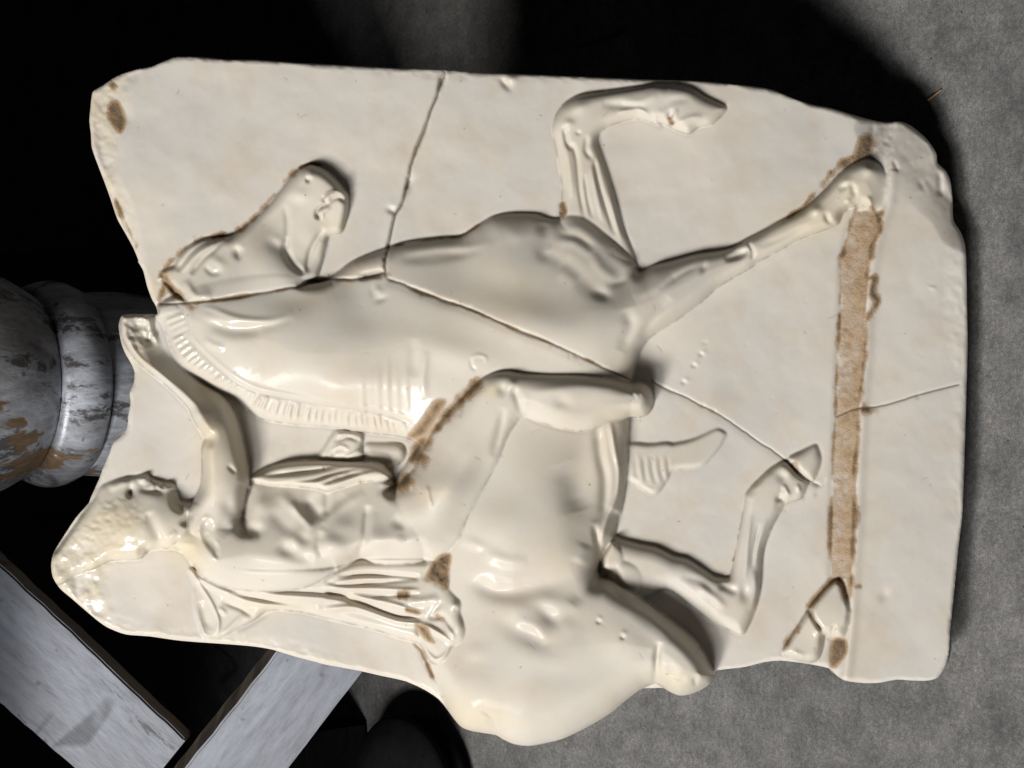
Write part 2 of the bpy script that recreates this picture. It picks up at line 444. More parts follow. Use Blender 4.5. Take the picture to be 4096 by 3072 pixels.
# ---- far hind leg
carve('horse', P('H 1820,235 1880,250 2000,280 2100,300 2212,355 I 230,370 330,430 400,480 490,495 520,440 545,300 580,130 600,0 '
                 'F 605,1550 640,1500 740,1400 820,1345 870,1345 930,1400 1000,1450 960,1560 870,1600 850,1640 '
                 'I 855,20 800,110 760,190 720,300 705,420 695,560 660,700 600,830 570,850 480,810 390,770 280,690 100,560 H 1900,640 1760,400'),
      [(648, 562, 16, 14), (690, 575, 15, 14), (720, 600, 14, 12), (742, 600, 14, 11), (745, 560, 11, 8), (752, 520, 10, 7), (770, 490, 12, 9),
       (790, 478, 10, 8), (745, 625, 12, 9), (690, 600, 13, 14), (660, 580, 14, 14)])
carve('horse', P('F 875,1315 960,1270 1045,1230 1065,1260 1078,1320 1062,1390 1025,1460 960,1430 900,1370'),
      [(805, 460, 8, 8), (815, 470, 7, 7), (812, 450, 5, 7)])
# ---- tuft below the belly
carve('tail_tuft', P('E 1900,1230 2050,1225 2160,1215 F 150,1222 280,1192 420,1130 460,1140 482,1165 450,1230 380,1320 320,1370 150,1390 110,1450 50,1535 0,1540 '
                     'E 1980,1490 1900,1440'),
      [(650, 455, 5.0, 5), (640, 470, 6.0, 6), (655, 480, 6, 6), (690, 450, 4.2, 4), (715, 437, 3.0, 3)], 0.4)
# ---- raised foreleg
carve('horse', P('B 1490,1400 1503,1200 1482,1060 1462,940 1440,830 1450,760 1500,670 1600,605 1800,575 2000,545 2080,530 2160,535 '
                 'C 100,530 200,540 280,565 360,615 480,675 440,740 380,790 300,805 240,845 150,815 110,790 50,775 B 2130,800 2000,750 1900,760 1780,800 1730,850 1720,900 1740,960 '
                 '1800,1130 1850,1300 1890,1450 1960,1650 1800,1600 1600,1500'),
      [(568, 120, 14, 10), (585, 105, 15, 10), (610, 105, 12, 9), (640, 102, 12, 9), (660, 98, 15, 10), (680, 105, 16, 10), (695, 115, 15, 10),
       (720, 108, 10, 8), (570, 150, 11, 9), (585, 190, 11, 10), (600, 230, 10, 9), (575, 215, 10, 8), (620, 235, 7, 7)])
# ---- horse body: neck, chest, near foreleg, belly, rump, broken thigh
HORSE = P('D 985,415 1010,340 J 450,1350 700,1260 1000,1210 1300,1200 1490,1262 1640,1240 B 180,1650 390,1570 500,1535 700,1505 860,1490 960,1430 1060,1370 '
          '1180,1348 1330,1352 1400,1375 1460,1385 1540,1365 1630,1375 1700,1420 1780,1490 1860,1560 1960,1655 E 1985,140 C 20,1680 150,1645 300,1605 480,1578 600,1520 '
          '700,1470 800,1410 960,1330 1090,1220 1180,1120 1260,1050 1360,1005 1440,1030 1490,1100 1500,1200 1470,1300 1400,1345 1330,1290 1225,1335 1180,1420 '
          '1080,1460 950,1510 820,1580 680,1655 F 620,120 440,225 320,330 170,440 0,550 E 2000,620 1970,700 1950,780 1940,830 1935,930 1925,1060 1917,1250 1910,1400 '
          '1890,1550 1870,1659 H 1850,100 1825,240 1760,330 1730,440 1740,490 1800,500 1900,560 1990,610 2100,700 I 130,765 220,830 290,900 340,970 375,1040 398,1085 '
          '405,1110 380,1160 330,1195 250,1230 180,1235 120,1210 85,1180 40,1153 H 2080,1153 2030,1172 1985,1205 1900,1270 1800,1350 1650,1440 1500,1510 1310,1553 1200,1545 '
          '1130,1515 1080,1485 950,1465 870,1440 820,1390 785,1335 735,1230 690,1130 640,1030 600,930 600,800 640,560 620,300 480,60 '
          'E 430,1500 520,1340 590,1240 500,1182 260,1150 0,1112 D 2000,1110 1800,1092 1640,1060 1560,1000 1490,935 1370,880 1280,820 1120,705 1060,545 1020,450')
carve('horse', HORSE,
      [(172, 325, 9, 5), (190, 300, 16, 9), (250, 290, 20, 12), (190, 318, 17, 9), (200, 350, 15, 8), (225, 330, 25, 14), (235, 365, 21, 12), (270, 318, 26, 12), (280, 388, 19, 10), (300, 350, 26, 18), (262, 345, 24, 16), (330, 300, 24, 12),
       (340, 400, 22, 12), (360, 340, 29, 18), (370, 425, 13, 7), (330, 420, 10, 6), (420, 310, 28, 14), (420, 380, 29, 18), (400, 425, 17, 9), (460, 350, 31, 20),
       (350, 285, 13, 9), (385, 265, 16, 12), (420, 268, 19, 18), (455, 258, 16, 20), (490, 236, 17, 22), (520, 226, 17, 22), (545, 240, 16, 18), (570, 233, 17, 18), (590, 246, 17, 16), (500, 262, 24, 22), (570, 255, 23, 18),
       (480, 290, 29, 22), (520, 300, 33, 18), (560, 275, 25, 14), (600, 272, 21, 12), (622, 282, 15, 12), (560, 330, 36, 20), (600, 310, 29, 18), (600, 350, 35, 18),
       (640, 300, 27, 14), (625, 330, 31, 14), (620, 365, 25, 14), (670, 290, 24, 13), (700, 277, 20, 11), (735, 258, 14, 8), (760, 245, 13, 7), (790, 229, 12, 7),
       (815, 222, 15, 7), (840, 200, 15, 7), (862, 176, 17, 9), (866, 195, 14, 9), (876, 192, 8, 9), (862, 208, 15, 7),
       (505, 455, 27, 20), (530, 430, 28, 20), (488, 495, 28, 20), (580, 435, 28, 18), (540, 500, 36, 24), (580, 520, 35, 22), (605, 460, 24, 14), (618, 500, 18, 10), (612, 540, 22, 10),
       (474, 530, 30, 22), (500, 560, 36, 22), (550, 560, 41, 24), (590, 560, 36, 16), (480, 590, 30, 18), (520, 590, 33, 22), (560, 610, 37, 24), (610, 590, 38, 18),
       (640, 610, 42, 18), (530, 640, 41, 26), (490, 650, 34, 22), (450, 640, 24, 14), (470, 690, 30, 18), (500, 715, 36, 22), (520, 695, 42, 26), (560, 680, 45, 28), (620, 660, 40, 26),
       (600, 710, 41, 28), (560, 735, 36, 24), (650, 640, 38, 20), (670, 640, 45, 18), (690, 665, 46, 16), (650, 680, 43, 18), (680, 690, 42, 13), (705, 680, 40, 12)], 0.9, 0.62, sub=4)
carve('horse', P('H 1750,430 1755,350 1800,270 1830,260 1870,320 1885,390 1860,420 1790,445'), [(609, 555, 20, 6), (616, 560, 18, 6)], 0.5)
carve('horse', P('H 1840,430 1890,390 1960,420 1998,480 1995,550 1975,590 1900,570'), [(628, 578, 19, 8), (634, 582, 16, 8)], 0.5)
# ---- horse head
carve('horse', P('J 262,1250 300,1180 350,1150 400,1130 430,1060 520,970 640,915 760,903 850,893 950,830 1060,740 1180,620 1290,480 1380,370 1440,330 1500,320 1570,340 1640,382 1700,440 '
                 '1750,500 1790,560 1800,650 1780,750 1740,860 1640,895 1620,960 1580,1120 1545,1215 1470,1262 1360,1303 1000,1368 700,1412 520,1420 430,1370 340,1260'),
      [(165, 272, 6, 4), (185, 265, 13, 7), (205, 250, 14, 8), (225, 242, 16, 8), (250, 240, 17, 9), (240, 262, 19, 12), (215, 275, 19, 12), (240, 285, 23, 12), (195, 290, 19, 9), (258, 262, 25, 14), (280, 277, 25, 12), (292, 284, 23, 9), (291, 240, 13, 9), (305, 257, 9, 6), (276, 228, 13, 9),
       (268, 254, 23, 12), (268, 224, 11, 7), (290, 200, 14, 9), (305, 180, 20, 11), (320, 185, 21, 10), (335, 195, 20, 8), (300, 215, 17, 12),
       (315, 205, 19, 9), (345, 205, 17, 6), (343, 225, 13, 5), (325, 225, 11, 8), (310, 235, 15, 9), (320, 250, 8, 5), (315, 265, 7, 4), (255, 300, 21, 10), (285, 292, 20, 9)], 0.9, sub=4)
# ---- hand with the reins and the cloth beside it
carve('rider', P('L 745,470 790,380 850,290 900,235 990,250 1070,255 1110,310 1105,400 1120,440 1050,480 900,490'), [(335, 440, 5, 8), (350, 445, 8, 8), (345, 455, 7, 8), (325, 455, 3.5, 6)], 0.3)
carve('rider', P('L 1120,440 1130,350 1260,345 1400,350 1450,400 1430,480 1300,560 1150,520'), [(380, 450, 6, 8), (395, 452, 8, 8), (402, 460, 8, 7)], 0.3)
# ---- cloak behind the rider's back
carve('cloak', P('G 1190,430 1230,440 1400,430 1900,440 H 60,420 220,372 660,372 780,440 780,560 850,640 855,720 880,810 870,880 820,915 790,935 760,1000 710,1035 660,1010 600,910 '
                 '480,870 300,812 0,742 G 1900,705 1700,695 1600,760 1500,810 1390,870 1320,868 1280,850 1240,700 1228,560'),
      [(200, 590, 3, 3), (208, 630, 3, 3), (225, 595, 8, 5), (225, 615, 4, 3), (240, 605, 6, 4), (250, 590, 13, 7), (300, 598, 16, 7), (340, 595, 17, 8), (330, 612, 12, 5), (380, 590, 19, 8), (400, 600, 23, 9), (380, 615, 16, 6),
       (425, 600, 26, 9), (420, 625, 21, 7), (445, 610, 31, 9), (452, 625, 31, 8), (435, 645, 27, 6), (430, 575, 24, 8), (350, 575, 18, 8)], 0.5)
# ---- rider: head, torso, thigh, shin, foot
carve('rider', P('K 455,540 600,480 720,458 800,446 855,440 892,464 930,482 980,498 1040,508 1090,518 1115,552 1135,612 1155,675 1210,688 1300,690 1500,900 1500,1080 1300,1090 1150,1070 1075,1090 960,1088 870,1112 '
                 '800,1175 650,1190 540,1196 400,1260 240,1320 100,1400 0,1400 -30,1200 60,1110 200,920 330,740 400,640'),
      [(108, 488, 5, 5), (125, 485, 7, 6), (140, 485, 8, 6), (150, 480, 9, 6), (160, 488, 8, 6), (170, 487, 8, 6), (178, 492, 8, 6), (130, 500, 15, 8), (150, 500, 17, 9), (170, 500, 16, 9), (185, 510, 17, 8),
       (100, 510, 12, 8), (85, 530, 11, 8), (65, 550, 8, 7), (115, 515, 19, 12), (140, 518, 24, 12), (160, 518, 24, 12), (120, 535, 23, 12), (145, 535, 25, 9), (100, 545, 14, 9), (85, 560, 10, 8), (120, 552, 19, 8),
       (140, 550, 21, 6), (165, 535, 23, 10), (180, 525, 22, 10), (175, 545, 20, 7), (190, 530, 24, 9), (195, 545, 25, 9)], 0.9, 0.6)
carve('rider', P('K 1080,1085 1150,1000 1222,930 1225,820 1400,760 1640,800 L 140,900 190,700 260,610 400,560 600,540 800,540 1000,540 1200,560 1310,600 1360,680 E 430,1510 560,1390 600,1300 640,1225 720,1095 850,955 950,855 1010,803 '
                 '1080,775 1160,767 1250,780 1400,790 1600,792 1800,815 1900,838 2000,840 2050,870 2075,930 2062,1000 2015,1048 1920,1058 1800,1082 1700,1130 1600,1142 1480,1122 1350,1082 1250,1050 '
                 '1165,1155 1090,1330 1000,1500 920,1650 H 890,125 845,240 780,320 700,374 640,387 500,402 350,402 225,378 150,410 80,450 0,510 G 2120,450 1980,530 1850,567 1700,577 1500,562 1380,537 '
                 '1280,482 1222,412 1172,342 1115,306'),
      [(188, 540, 25, 9), (200, 550, 35, 12), (215, 560, 40, 14), (205, 535, 34, 12), (235, 565, 38, 26), (225, 540, 37, 16), (250, 538, 34, 20), (242, 520, 27, 12), (270, 500, 20, 12), (255, 508, 21, 12), (300, 500, 18, 12), (300, 520, 25, 14), (300, 540, 31, 16), (328, 500, 17, 12), (345, 512, 23, 14),
       (330, 530, 30, 16), (335, 550, 37, 16), (320, 560, 35, 26), (350, 550, 35, 14), (365, 540, 35, 14), (375, 545, 40, 18), (390, 510, 34, 14), (400, 540, 43, 20), (420, 550, 43, 18),
       (380, 495, 27, 9), (410, 480, 36, 12), (430, 500, 44, 20), (440, 530, 40, 22), (450, 490, 46, 22), (430, 455, 36, 14), (460, 440, 44, 18), (484, 466, 34, 20), (464, 505, 35, 20), (470, 455, 44, 20), (470, 410, 44, 14),
       (495, 415, 46, 14), (500, 385, 48, 10), (490, 395, 47, 10), (515, 390, 47, 11), (540, 395, 47, 14), (570, 405, 46, 14), (600, 400, 45, 13), (590, 420, 43, 12), (630, 395, 44, 10), (640, 405, 42, 9), (550, 410, 47, 14), (265, 474, 9, 10), (320, 471, 10, 10), (370, 471, 14, 10),
       (250, 583, 36, 32), (290, 590, 35, 32), (225, 572, 38, 28), (330, 577, 35, 28), (390, 558, 40, 26), (250, 560, 36, 30), (300, 565, 35, 30), (205, 515, 34, 12), (235, 520, 31, 12)], 0.9, 0.7, 4, 1.4)
# ---- cloak fold in front of the chest
carve('cloak', P('L 200,640 260,580 400,520 560,492 750,487 1000,492 1180,498 1280,530 1340,600 1330,640 1240,648 1100,655 980,690 830,730 740,712 560,690 420,685 290,670'),
      [(262, 472, 11, 6), (258, 480, 20, 6), (300, 463, 11, 6), (290, 482, 25, 6), (335, 463, 14, 6), (330, 488, 29, 5), (375, 464, 19, 6), (370, 478, 28, 6), (388, 472, 26, 6)], 0.6)
# ---- raised arm
carve('rider', P('D 765,415 800,405 900,405 955,420 985,520 1060,640 1140,740 1280,842 1390,900 1460,980 1505,1080 1545,1250 1575,1400 1580,1530 K 1755,550 1715,750 1672,920 1640,965 1580,1010 1500,1035 1400,1030 1310,1000 1240,960 '
                 '1222,900 1230,800 1262,690 1330,560 1350,420 1350,210 1385,120 D 1300,1195 1220,1060 1195,1000 1090,890 1000,812 880,712 800,610 762,520'),
      [(126, 320, 9, 4), (150, 318, 5, 4), (128, 340, 13, 4), (145, 345, 7, 5), (138, 358, 19, 5), (158, 358, 5, 6), (150, 370, 24, 6), (174, 378, 8, 8), (165, 382, 29, 6), (182, 398, 35, 7), (195, 388, 13, 10),
       (197, 412, 40, 7), (215, 398, 18, 11), (206, 430, 44, 8), (230, 414, 25, 12), (238, 432, 29, 12), (220, 425, 40, 14), (212, 455, 46, 9), (230, 455, 42, 14), (245, 455, 28, 11), (209, 480, 44, 9), (228, 485, 43, 14), (248, 485, 28, 10),
       (202, 505, 38, 10), (222, 508, 39, 14), (240, 512, 29, 10), (198, 528, 34, 10), (215, 530, 36, 14), (232, 532, 31, 10)], 0.9, 0.62, 5, 1.15)
# ---- hooves of the broken near hind leg, on the ledge
carve('hoof', P('I 838,960 900,850 1000,690 1080,590 1165,505 1212,522 1245,610 1265,690 1255,790 1222,875 1150,870 1100,852 1092,920 1062,1000 1005,1024 900,1000'),
      [(800, 650, 12, 7), (815, 635, 14, 7), (830, 610, 16, 7), (835, 590, 13, 6), (843, 615, 17, 8), (838, 630, 16, 7), (805, 640, 12, 6), (812, 655, 13, 7)], 1.0)

exec_details = True
# ---- surface modelling: muscles, folds, hair, breaks
def R(spec, w, a, taper=(0.25, 0.25), only=None): stroke(P(spec), w, a, taper, only)
# the whole animal swells out of the slab towards its middle
slh, dh = sdist(curve(HORSE, True, 4), 95)
HH[slh] += 10.5 * (1 - np.exp(-np.clip(dh, 0, None) / 34))
# broad volumes of neck, chest, belly and rump
for t, x, y, rx_, ry_, a_, h_ in (('D', 1900, 720, 44, 30, 12, 3.5), ('D', 1850, 300, 30, 16, -8, -5), ('E', 250, 420, 50, 24, 8, -3.5), ('E', 300, 850, 34, 18, 0, 4), ('E', 800, 640, 50, 16, 15, 3.5), ('E', 1100, 250, 60, 22, 12, -4),
                                  ('E', 1350, 480, 50, 22, 15, 5), ('E', 1750, 430, 30, 24, 0, 4), ('E', 1620, 1480, 16, 44, 5, -6), ('E', 1300, 1350, 34, 40, 0, 4), ('H', 1100, 150, 34, 26, 0, 5), ('H', 1550, 330, 18, 26, 0, 3),
                                  ('H', 900, 1200, 44, 26, 30, 6), ('H', 1500, 1150, 50, 22, -15, -3), ('H', 1450, 650, 26, 10, 10, 3.5), ('H', 1900, 900, 30, 22, 40, 5), ('H', 1250, 700, 26, 12, 20, 3),
                                  ('L', 1800, 700, 40, 16, -55, 4), ('L', 640, 1350, 40, 12, 5, 3), ('L', 1450, 1150, 22, 18, 0, 4), ('E', 1500, 900, 50, 12, 2, 3)):
    bumpt(t, x, y, rx_, ry_, a_, h_)
# horse head
R('J 1590,610 1640,550 1720,530 1780,560 1800,640', 1.5, 3.5, (0.1, 0.3))
R('J 1640,610 1720,580 1770,620', 2.0, -5)
bumpt('J', 1605, 600, 2.4, 1.8, 50, -6)
bumpt('J', 1555, 735, 2.4, 1.8, 50, -6)
R('J 1550,750 1545,690 1590,650 1680,610', 1.6, -4, (0.1, 0.3))
R('J 1580,760 1590,700 1650,660', 1.6, 3)
bumpt('J', 1470, 440, 2.4, 1.8, 70, -5); bumpt('J', 1500, 405, 2.6, 2.2, 20, 1.2)
R('J 1290,650 1310,800 1300,1000', 3.0, -2.5); R('J 1300,900 1290,1000 1350,1120 1450,1200', 3.2, -4, (0.2, 0.1))
R('J 1460,1180 1500,1000 1600,830', 2.6, -4.5, (0.1, 0.2)); R('J 1640,900 1600,1050 1560,1180', 1.4, 2)
R('J 1450,1130 1350,1080 1240,970 1140,900', 8, -3)
bumpt('J', 1230, 925, 8, 5, 30, 2.2); bumpt('J', 1400, 560, 9, 7, 0, 2.5)
bumpt('J', 905, 1020, 4.5, 5, 30, -4.5); bumpt('J', 930, 985, 4, 3, 50, 1.2); bumpt('J', 915, 1060, 2.5, 3, 0, -2)
R('J 420,1180 520,1040 640,950 800,900', 2.0, -4, (0.1, 0.2)); R('J 530,1200 620,1080 720,1000 790,920', 2.2, -4.5, (0.15, 0.15))
R('J 460,1180 560,1060 680,970', 2.2, 2.5)
bumpt('J', 740, 1100, 9, 5, 30, 2.2); R('J 640,1130 700,1190 780,1180', 2.5, -2)
R('J 480,1250 560,1370 700,1380', 4, 3.5); bumpt('J', 640, 1340, 9, 5, 20, 1.6)
R('J 300,1190 330,1260 420,1350 500,1420', 2.0, -5, (0.05, 0.1))
# neck
R('J 560,1480 650,1530 800,1570 1000,1590 1200,1560 1350,1510', 4.5, 1.3); R('J 600,1600 900,1660 1150,1610 1350,1540', 7, -2.2)
R('D 1250,350 1330,370 1500,430 1700,450 1850,410', 2.88, 1.65); R('D 1320,440 1450,500 1650,500', 6.90, -2.25)
R('D 1290,560 1340,600 1420,620', 3.45, 1.88)
bumpt('J', 2030, 1330, 5, 4, 30, 1.65); bumpt('J', 1990, 1330, 3, 6, 0, -1.50); bumpt('J', 2060, 1400, 6, 3, -20, -1.88)
for k, x in enumerate((240, 340, 400, 460, 520)):
    y0 = 720 + int(rng.uniform(-60, 150)); R(f'E {x},{y0} {x-6},880 {x+5},1060', 2.0, rng.uniform(0.2, 0.75), (0.5, 0.2)); R(f'E {x+28},{y0+30} {x+22},890 {x+35},1060', 2.2, -rng.uniform(0.15, 0.55), (0.5, 0.2))
R('E 640,640 620,800 630,950', 4, 2.0); R('E 560,560 560,800', 6, -1.5)
# mane: short combed locks along the crest
mi = curve(P('D 1170,370 1190,470 1200,560 1320,690 1490,830 1640,900 1900,950 E 10,985 200,1005 400,1040 560,1100'), False, 8)
mo = curve(P('D 1010,430 1040,500 1070,560 1130,700 1290,820 1450,915 1580,1010 1800,1085 2140,1130 E 100,1125 260,1148 500,1180 590,1225'), False, 8)
def along(c, n):
    L = np.r_[0, np.cumsum(np.hypot(*np.diff(c, axis=0).T))]
    s = np.linspace(0, L[-1], n)
    return np.c_[np.interp(s, L, c[:, 0]), np.interp(s, L, c[:, 1])]
NL = 46
A_, B_ = along(mi, NL), along(mo, NL)
for k in range(NL):
    j = rng.normal(0, 0.85, 2)
    lean = min((k - 15) / 10, 1) * 3.0 if k > 15 else 0.0
    a = A_[k] * 0.92 + B_[k] * 0.08 + j * 0.4; b = B_[k] * 0.96 + A_[k] * 0.04 + (lean, 0) + j
    m = (a + b) / 2 + (-lean * 0.25, 0)
    f_ = rng.uniform(0.0, 0.3); a = a * (1 - f_) + b * f_; g_ = rng.uniform(0.0, 0.2); b = b * (1 - g_) + a * g_
    if rng.random() < 0.82:
        stroke(np.array([a, m, b]), rng.uniform(1.25, 1.8), rng.uniform(1.2, 2.4), (0.12, 0.25), ['horse'])
    stroke(np.array([a, m, b]) + (2.4, 0.8), 1.5, -rng.uniform(0.8, 1.8), (0.15, 0.3), ['horse'])
stroke(mi, 1.6, -1.6, (0.03, 0.05), ['horse']); stroke(mi + (0.8, -3.0), 2.2, 1.0, (0.03, 0.05), ['horse'])
MANE_BAND = np.vstack([mi[::4], mo[::-4]])
# chest and shoulder
R('B 1000,1440 1120,1430 1260,1520', 8.05, 1.00); R('B 1380,1400 1400,1500 1380,1600 1500,1640', 6.90, -2.50, (0.1, 0.3)); R('B 1480,1440 1600,1440 1720,1530 1800,1600', 5.75, 2.00)
R('B 1430,1530 1560,1530 1660,1590 1750,1650', 5.17, 1.75); R('B 1480,1480 1600,1500 1700,1570', 3.45, -1.50)
R('E 1450,40 1560,120 1680,230 1800,290', 9.20, -2.50, (0.2, 0.2)); R('E 1680,40 1760,130 1850,190', 5.75, 2.00); R('E 1480,120 1600,210', 6.90, 1.25)
bumpt('E', 1750, 280, 9, 5, 20, -3.00); R('E 1960,100 1900,190 1780,220', 3.45, -1.50)
R('B 500,1600 700,1570 900,1560 1050,1530', 4.02, 1.00); R('B 420,1640 700,1640 1000,1580', 4.60, -1.25)
R('E 480,50 650,30 900,10', 5, -1.8); R('E 1900,380 1930,480 1870,640', 6, -3); R('E 2180,300 2080,420 2000,560', 5, -2.5); R('E 2200,180 2060,250 1950,300', 6, 2)
# near foreleg tendons and its fetlock
R('F 60,250 200,150 330,90', 3, -2); bumpt('F', 340, 110, 3, 5, 20, -3); R('F 470,60 560,40 630,0', 3, -4); bumpt('C', 560, 1600, 8, 4, -20, -4.5); R('C 620,1530 650,1590 640,1640', 1.6, -4)
R('C 690,1560 850,1500 1000,1430', 3, -1.5); bumpt('C', 1050, 1330, 6, 5, 0, 4); R('C 1110,1340 1130,1400 1180,1420', 2.4, -4); R('C 1190,1200 1270,1170 1300,1260', 3, -3); bumpt('C', 1390, 1080, 7, 6, 0, 4)
bumpt('C', 1250, 1160, 5, 5, 0, 3); R('C 1380,1240 1400,1320', 2.5, 3.5); R('C 1240,1260 1290,1310', 2.5, 3); R('C 1230,1330 1280,1290 1330,1290', 2, -3)
# raised foreleg tendons
R('B 1560,900 1590,1000 1610,1200 1640,1380', 1.8, -3.5, (0.1, 0.2)); R('B 1520,900 1545,1050 1560,1250', 3, 2); R('B 1640,1100 1660,1250 1690,1380', 1.6, -3)
R('B 1700,1000 1730,1150 1790,1350 1830,1480', 2.0, -4, (0.1, 0.2)); R('B 1660,860 1650,950 1690,1010', 2.4, -3.5); R('B 1680,1050 1720,1250 1760,1400', 2.4, 2.5); R('B 1790,1200 1840,1400 1880,1530', 2.0, 2)
R('B 1510,800 1530,900 1560,950', 2.2, -4); bumpt('B', 1540, 780, 5, 4, 0, 3); bumpt('B', 1600, 840, 2, 1.5, 0, -3); bumpt('B', 1620, 680, 8, 5, -20, 2)
R('B 1750,660 1900,670 2020,690', 4, -2.5); R('B 1850,710 1980,690 2060,740', 2.2, 3); R('B 1880,650 2000,640 2100,600', 4, 2)
bumpt('C', 130, 730, 3, 4, 0, -6); R('C 100,790 150,740 170,690', 1.6, 2.5); R('C 170,790 240,750 330,740', 3, 2); R('C 60,700 140,640 260,620', 4, -1.5)
# belly and groin
R('E 1800,1080 1830,1250 1860,1400 1850,1550 H 1790,100 1740,280', 2.6, 4, (0.1, 0.1)); R('E 1720,1100 1740,1300 1770,1450 1760,1650 H 1700,150', 5, -4.5, (0.15, 0.2)); R('E 1880,1150 1895,1350 1870,1550 H 1830,60', 2.0, -2.5)
R('E 1500,1350 1560,1500 1600,1650', 14, -3); R('H 1700,150 1730,300 1725,480', 3, -5, (0.2, 0.1)); R('H 1650,280 1600,400', 8, 2)
# flank and rump hollows
bumpt('H', 1060, 560, 17, 8, 15, -3.60); bumpt('H', 1080, 530, 6, 4, 10, 1.50); R('H 950,500 1050,600 1250,580 1400,540 1560,470', 9.20, -2.40)
bumpt('H', 950, 280, 12, 5, 20, 1.50); R('H 1000,330 1150,385 1280,390', 5.75, 1.50); bumpt('H', 1420, 740, 14, 7, 45, -3.60); bumpt('H', 1300, 870, 26, 10, 25, -3.60); R('H 1200,760 1330,800 1420,900', 5.75, 1.80)
bumpt('H', 1500, 800, 12, 9, 0, 1.80); R('H 1560,660 1640,560 1740,500', 6.90, -2.40); bumpt('H', 950, 960, 14, 10, 0, 1.80); bumpt('H', 1450, 1100, 26, 14, 0, -1.80)
bumpt('H', 1735, 745, 2, 1.8, 0, 1.2); bumpt('H', 1728, 770, 1.6, 1.4, 0, -3.5); bumpt('H', 1890, 840, 2.5, 1.8, 0, 1.3); bumpt('H', 1880, 868, 1.8, 1.5, 0, -4)
R('H 990,1335 1050,1370 1105,1480', 1.6, -3, (0.2, 0.1)); R('H 1020,1380 1080,1450', 2, -2)
R('H 2110,900 2100,1020 2085,1150', 3, -4, (0.3, 0.1)); R('I 60,900 40,1000 50,1110', 3, -3); R('I 110,1050 170,1130 230,1130', 3, -3); R('I 280,1120 290,1180', 2, -3.5); bumpt('I', 140, 1150, 8, 5, 0, 2.5); R('I 300,1080 330,1150', 2, 1.5)
R('H 2000,640 2100,760 2212,860', 7, 2.5)
# far hind leg
R('I 640,100 620,250 610,400 600,500', 2, 2.5); R('I 690,150 660,300 640,430', 1.6, -3); R('I 740,120 690,260 660,420', 1.7, 2); R('I 300,540 400,610 480,690', 4, 2.5); R('I 430,530 520,570 560,580', 4, -3.5); R('I 200,480 330,520 420,600', 4, -2)
bumpt('I', 600, 590, 5, 8, 0, -4); R('I 660,450 670,580 640,700', 3, 2.5); R('F 640,1520 700,1480 760,1400', 3, 1.5); bumpt('F', 830, 1430, 5, 5, 0, -3); R('F 840,1480 880,1560', 2, 3.5); R('F 930,1480 950,1540', 1.8, 3)
R('F 870,1400 820,1550 800,1640', 2.4, -2); bumpt('F', 820, 1570, 3, 3, 0, -5); R('F 880,1350 960,1430 1020,1465', 2.0, -4, (0.1, 0.1)); R('F 1020,1460 960,1580', 1.6, -1.8); R('F 1010,1470 1080,1490 1110,1440', 1.2, -1.6); R('F 1080,1490 1040,1560', 1.2, -1.6)
# tuft
for k in range(9):
    x = 1960 + k * 26
    R(f'E {x},1300 {x+4},1380 {x+18+k*2},1480', 1.1, 0.9 if k % 2 else -1.1, (0.2, 0.2), ['tail_tuft'])
bumpt('E', 2000, 1400, 4, 9, 0, 1.2); R('E 1960,1420 2000,1490 2090,1525', 1.6, 1.4)
# rider: face
bumpt('K', 715, 585, 3.2, 5.2, 10, -8); bumpt('K', 700, 610, 1.6, 1.6, 0, -4); R('K 520,560 620,520 700,490', 4, 2.5); R('K 780,500 830,460 870,440', 2.4, 4); R('K 800,560 860,520 880,470', 3, -2)
bumpt('K', 910, 530, 2.6, 3.0, 0, 1.6); bumpt('K', 962, 535, 2.6, 3, 0, 1.5); bumpt('K', 936, 545, 1.5, 3.4, 0, -2.0); bumpt('K', 1030, 550, 4, 3.4, 0, 2.5); bumpt('K', 840, 490, 3.5, 3, 0, 2.5); R('K 780,570 850,580 950,585 1010,600', 2.2, -2.5)
R('K 990,500 995,560', 1.6, -2.5); R('K 1100,560 1110,700 1200,760', 4, -6, (0.1, 0.2)); R('K 850,780 900,870 960,1000 970,1080', 6, -3, (0.1, 0.2)); bumpt('K', 900, 640, 12, 7, 10, 2)
R('K 780,1170 820,1100 880,1080', 2.5, -5); R('K 1050,1000 1120,940', 2.5, 1.5); R('K 1180,900 1200,850 1250,780', 4, -5)
# torso
R('L 130,930 150,1050 300,1060', 5.98, -4.32, (0.1, 0.3)); R('L 100,1060 200,1010 320,1080', 5.98, -3.09); bumpt('L', 290, 850, 10, 9, -40, 3.25); R('L 440,740 520,840 640,980', 5.98, 2.16); R('L 380,880 450,980 560,1080', 7.48, -2.16); R('L 600,840 680,900 780,960', 8.97, -3.09)
bumpt('L', 720, 800, 9, 8, 0, -2.60); R('L 820,740 815,930', 3.74, -2.47, (0.1, 0.2)); R('L 790,1000 860,920 960,840 1120,740', 5.23, 2.16); R('L 780,980 830,900 960,760', 4.49, -1.54)
R('L 1150,850 1135,1000 1125,1130 1060,1250', 3.6, -4.2, (0.15, 0.15)); R('L 1190,900 1175,1050 1150,1180', 6, 1.2); R('L 780,1060 755,1170 790,1270', 4.5, -3.4); bumpt('L', 640, 1120, 7, 6, 0, -2.6); R('L 420,1150 560,1250 720,1290', 7, -3.2); bumpt('L', 560, 1130, 8, 6, 20, 2.4)
bumpt('L', 860, 1150, 13, 9, 0, 4.5); bumpt('L', 950, 1020, 12, 9, 0, 2.5); bumpt('L', 1230, 1120, 13, 10, 0, 3.5); R('L 1340,950 1450,1030 1420,1150', 6, -3.2); bumpt('L', 1500, 900, 14, 12, 0, 2.5); R('L 520,820 620,930 700,1040', 4, 2.6); R('L 620,800 720,880 800,960', 6, -3)
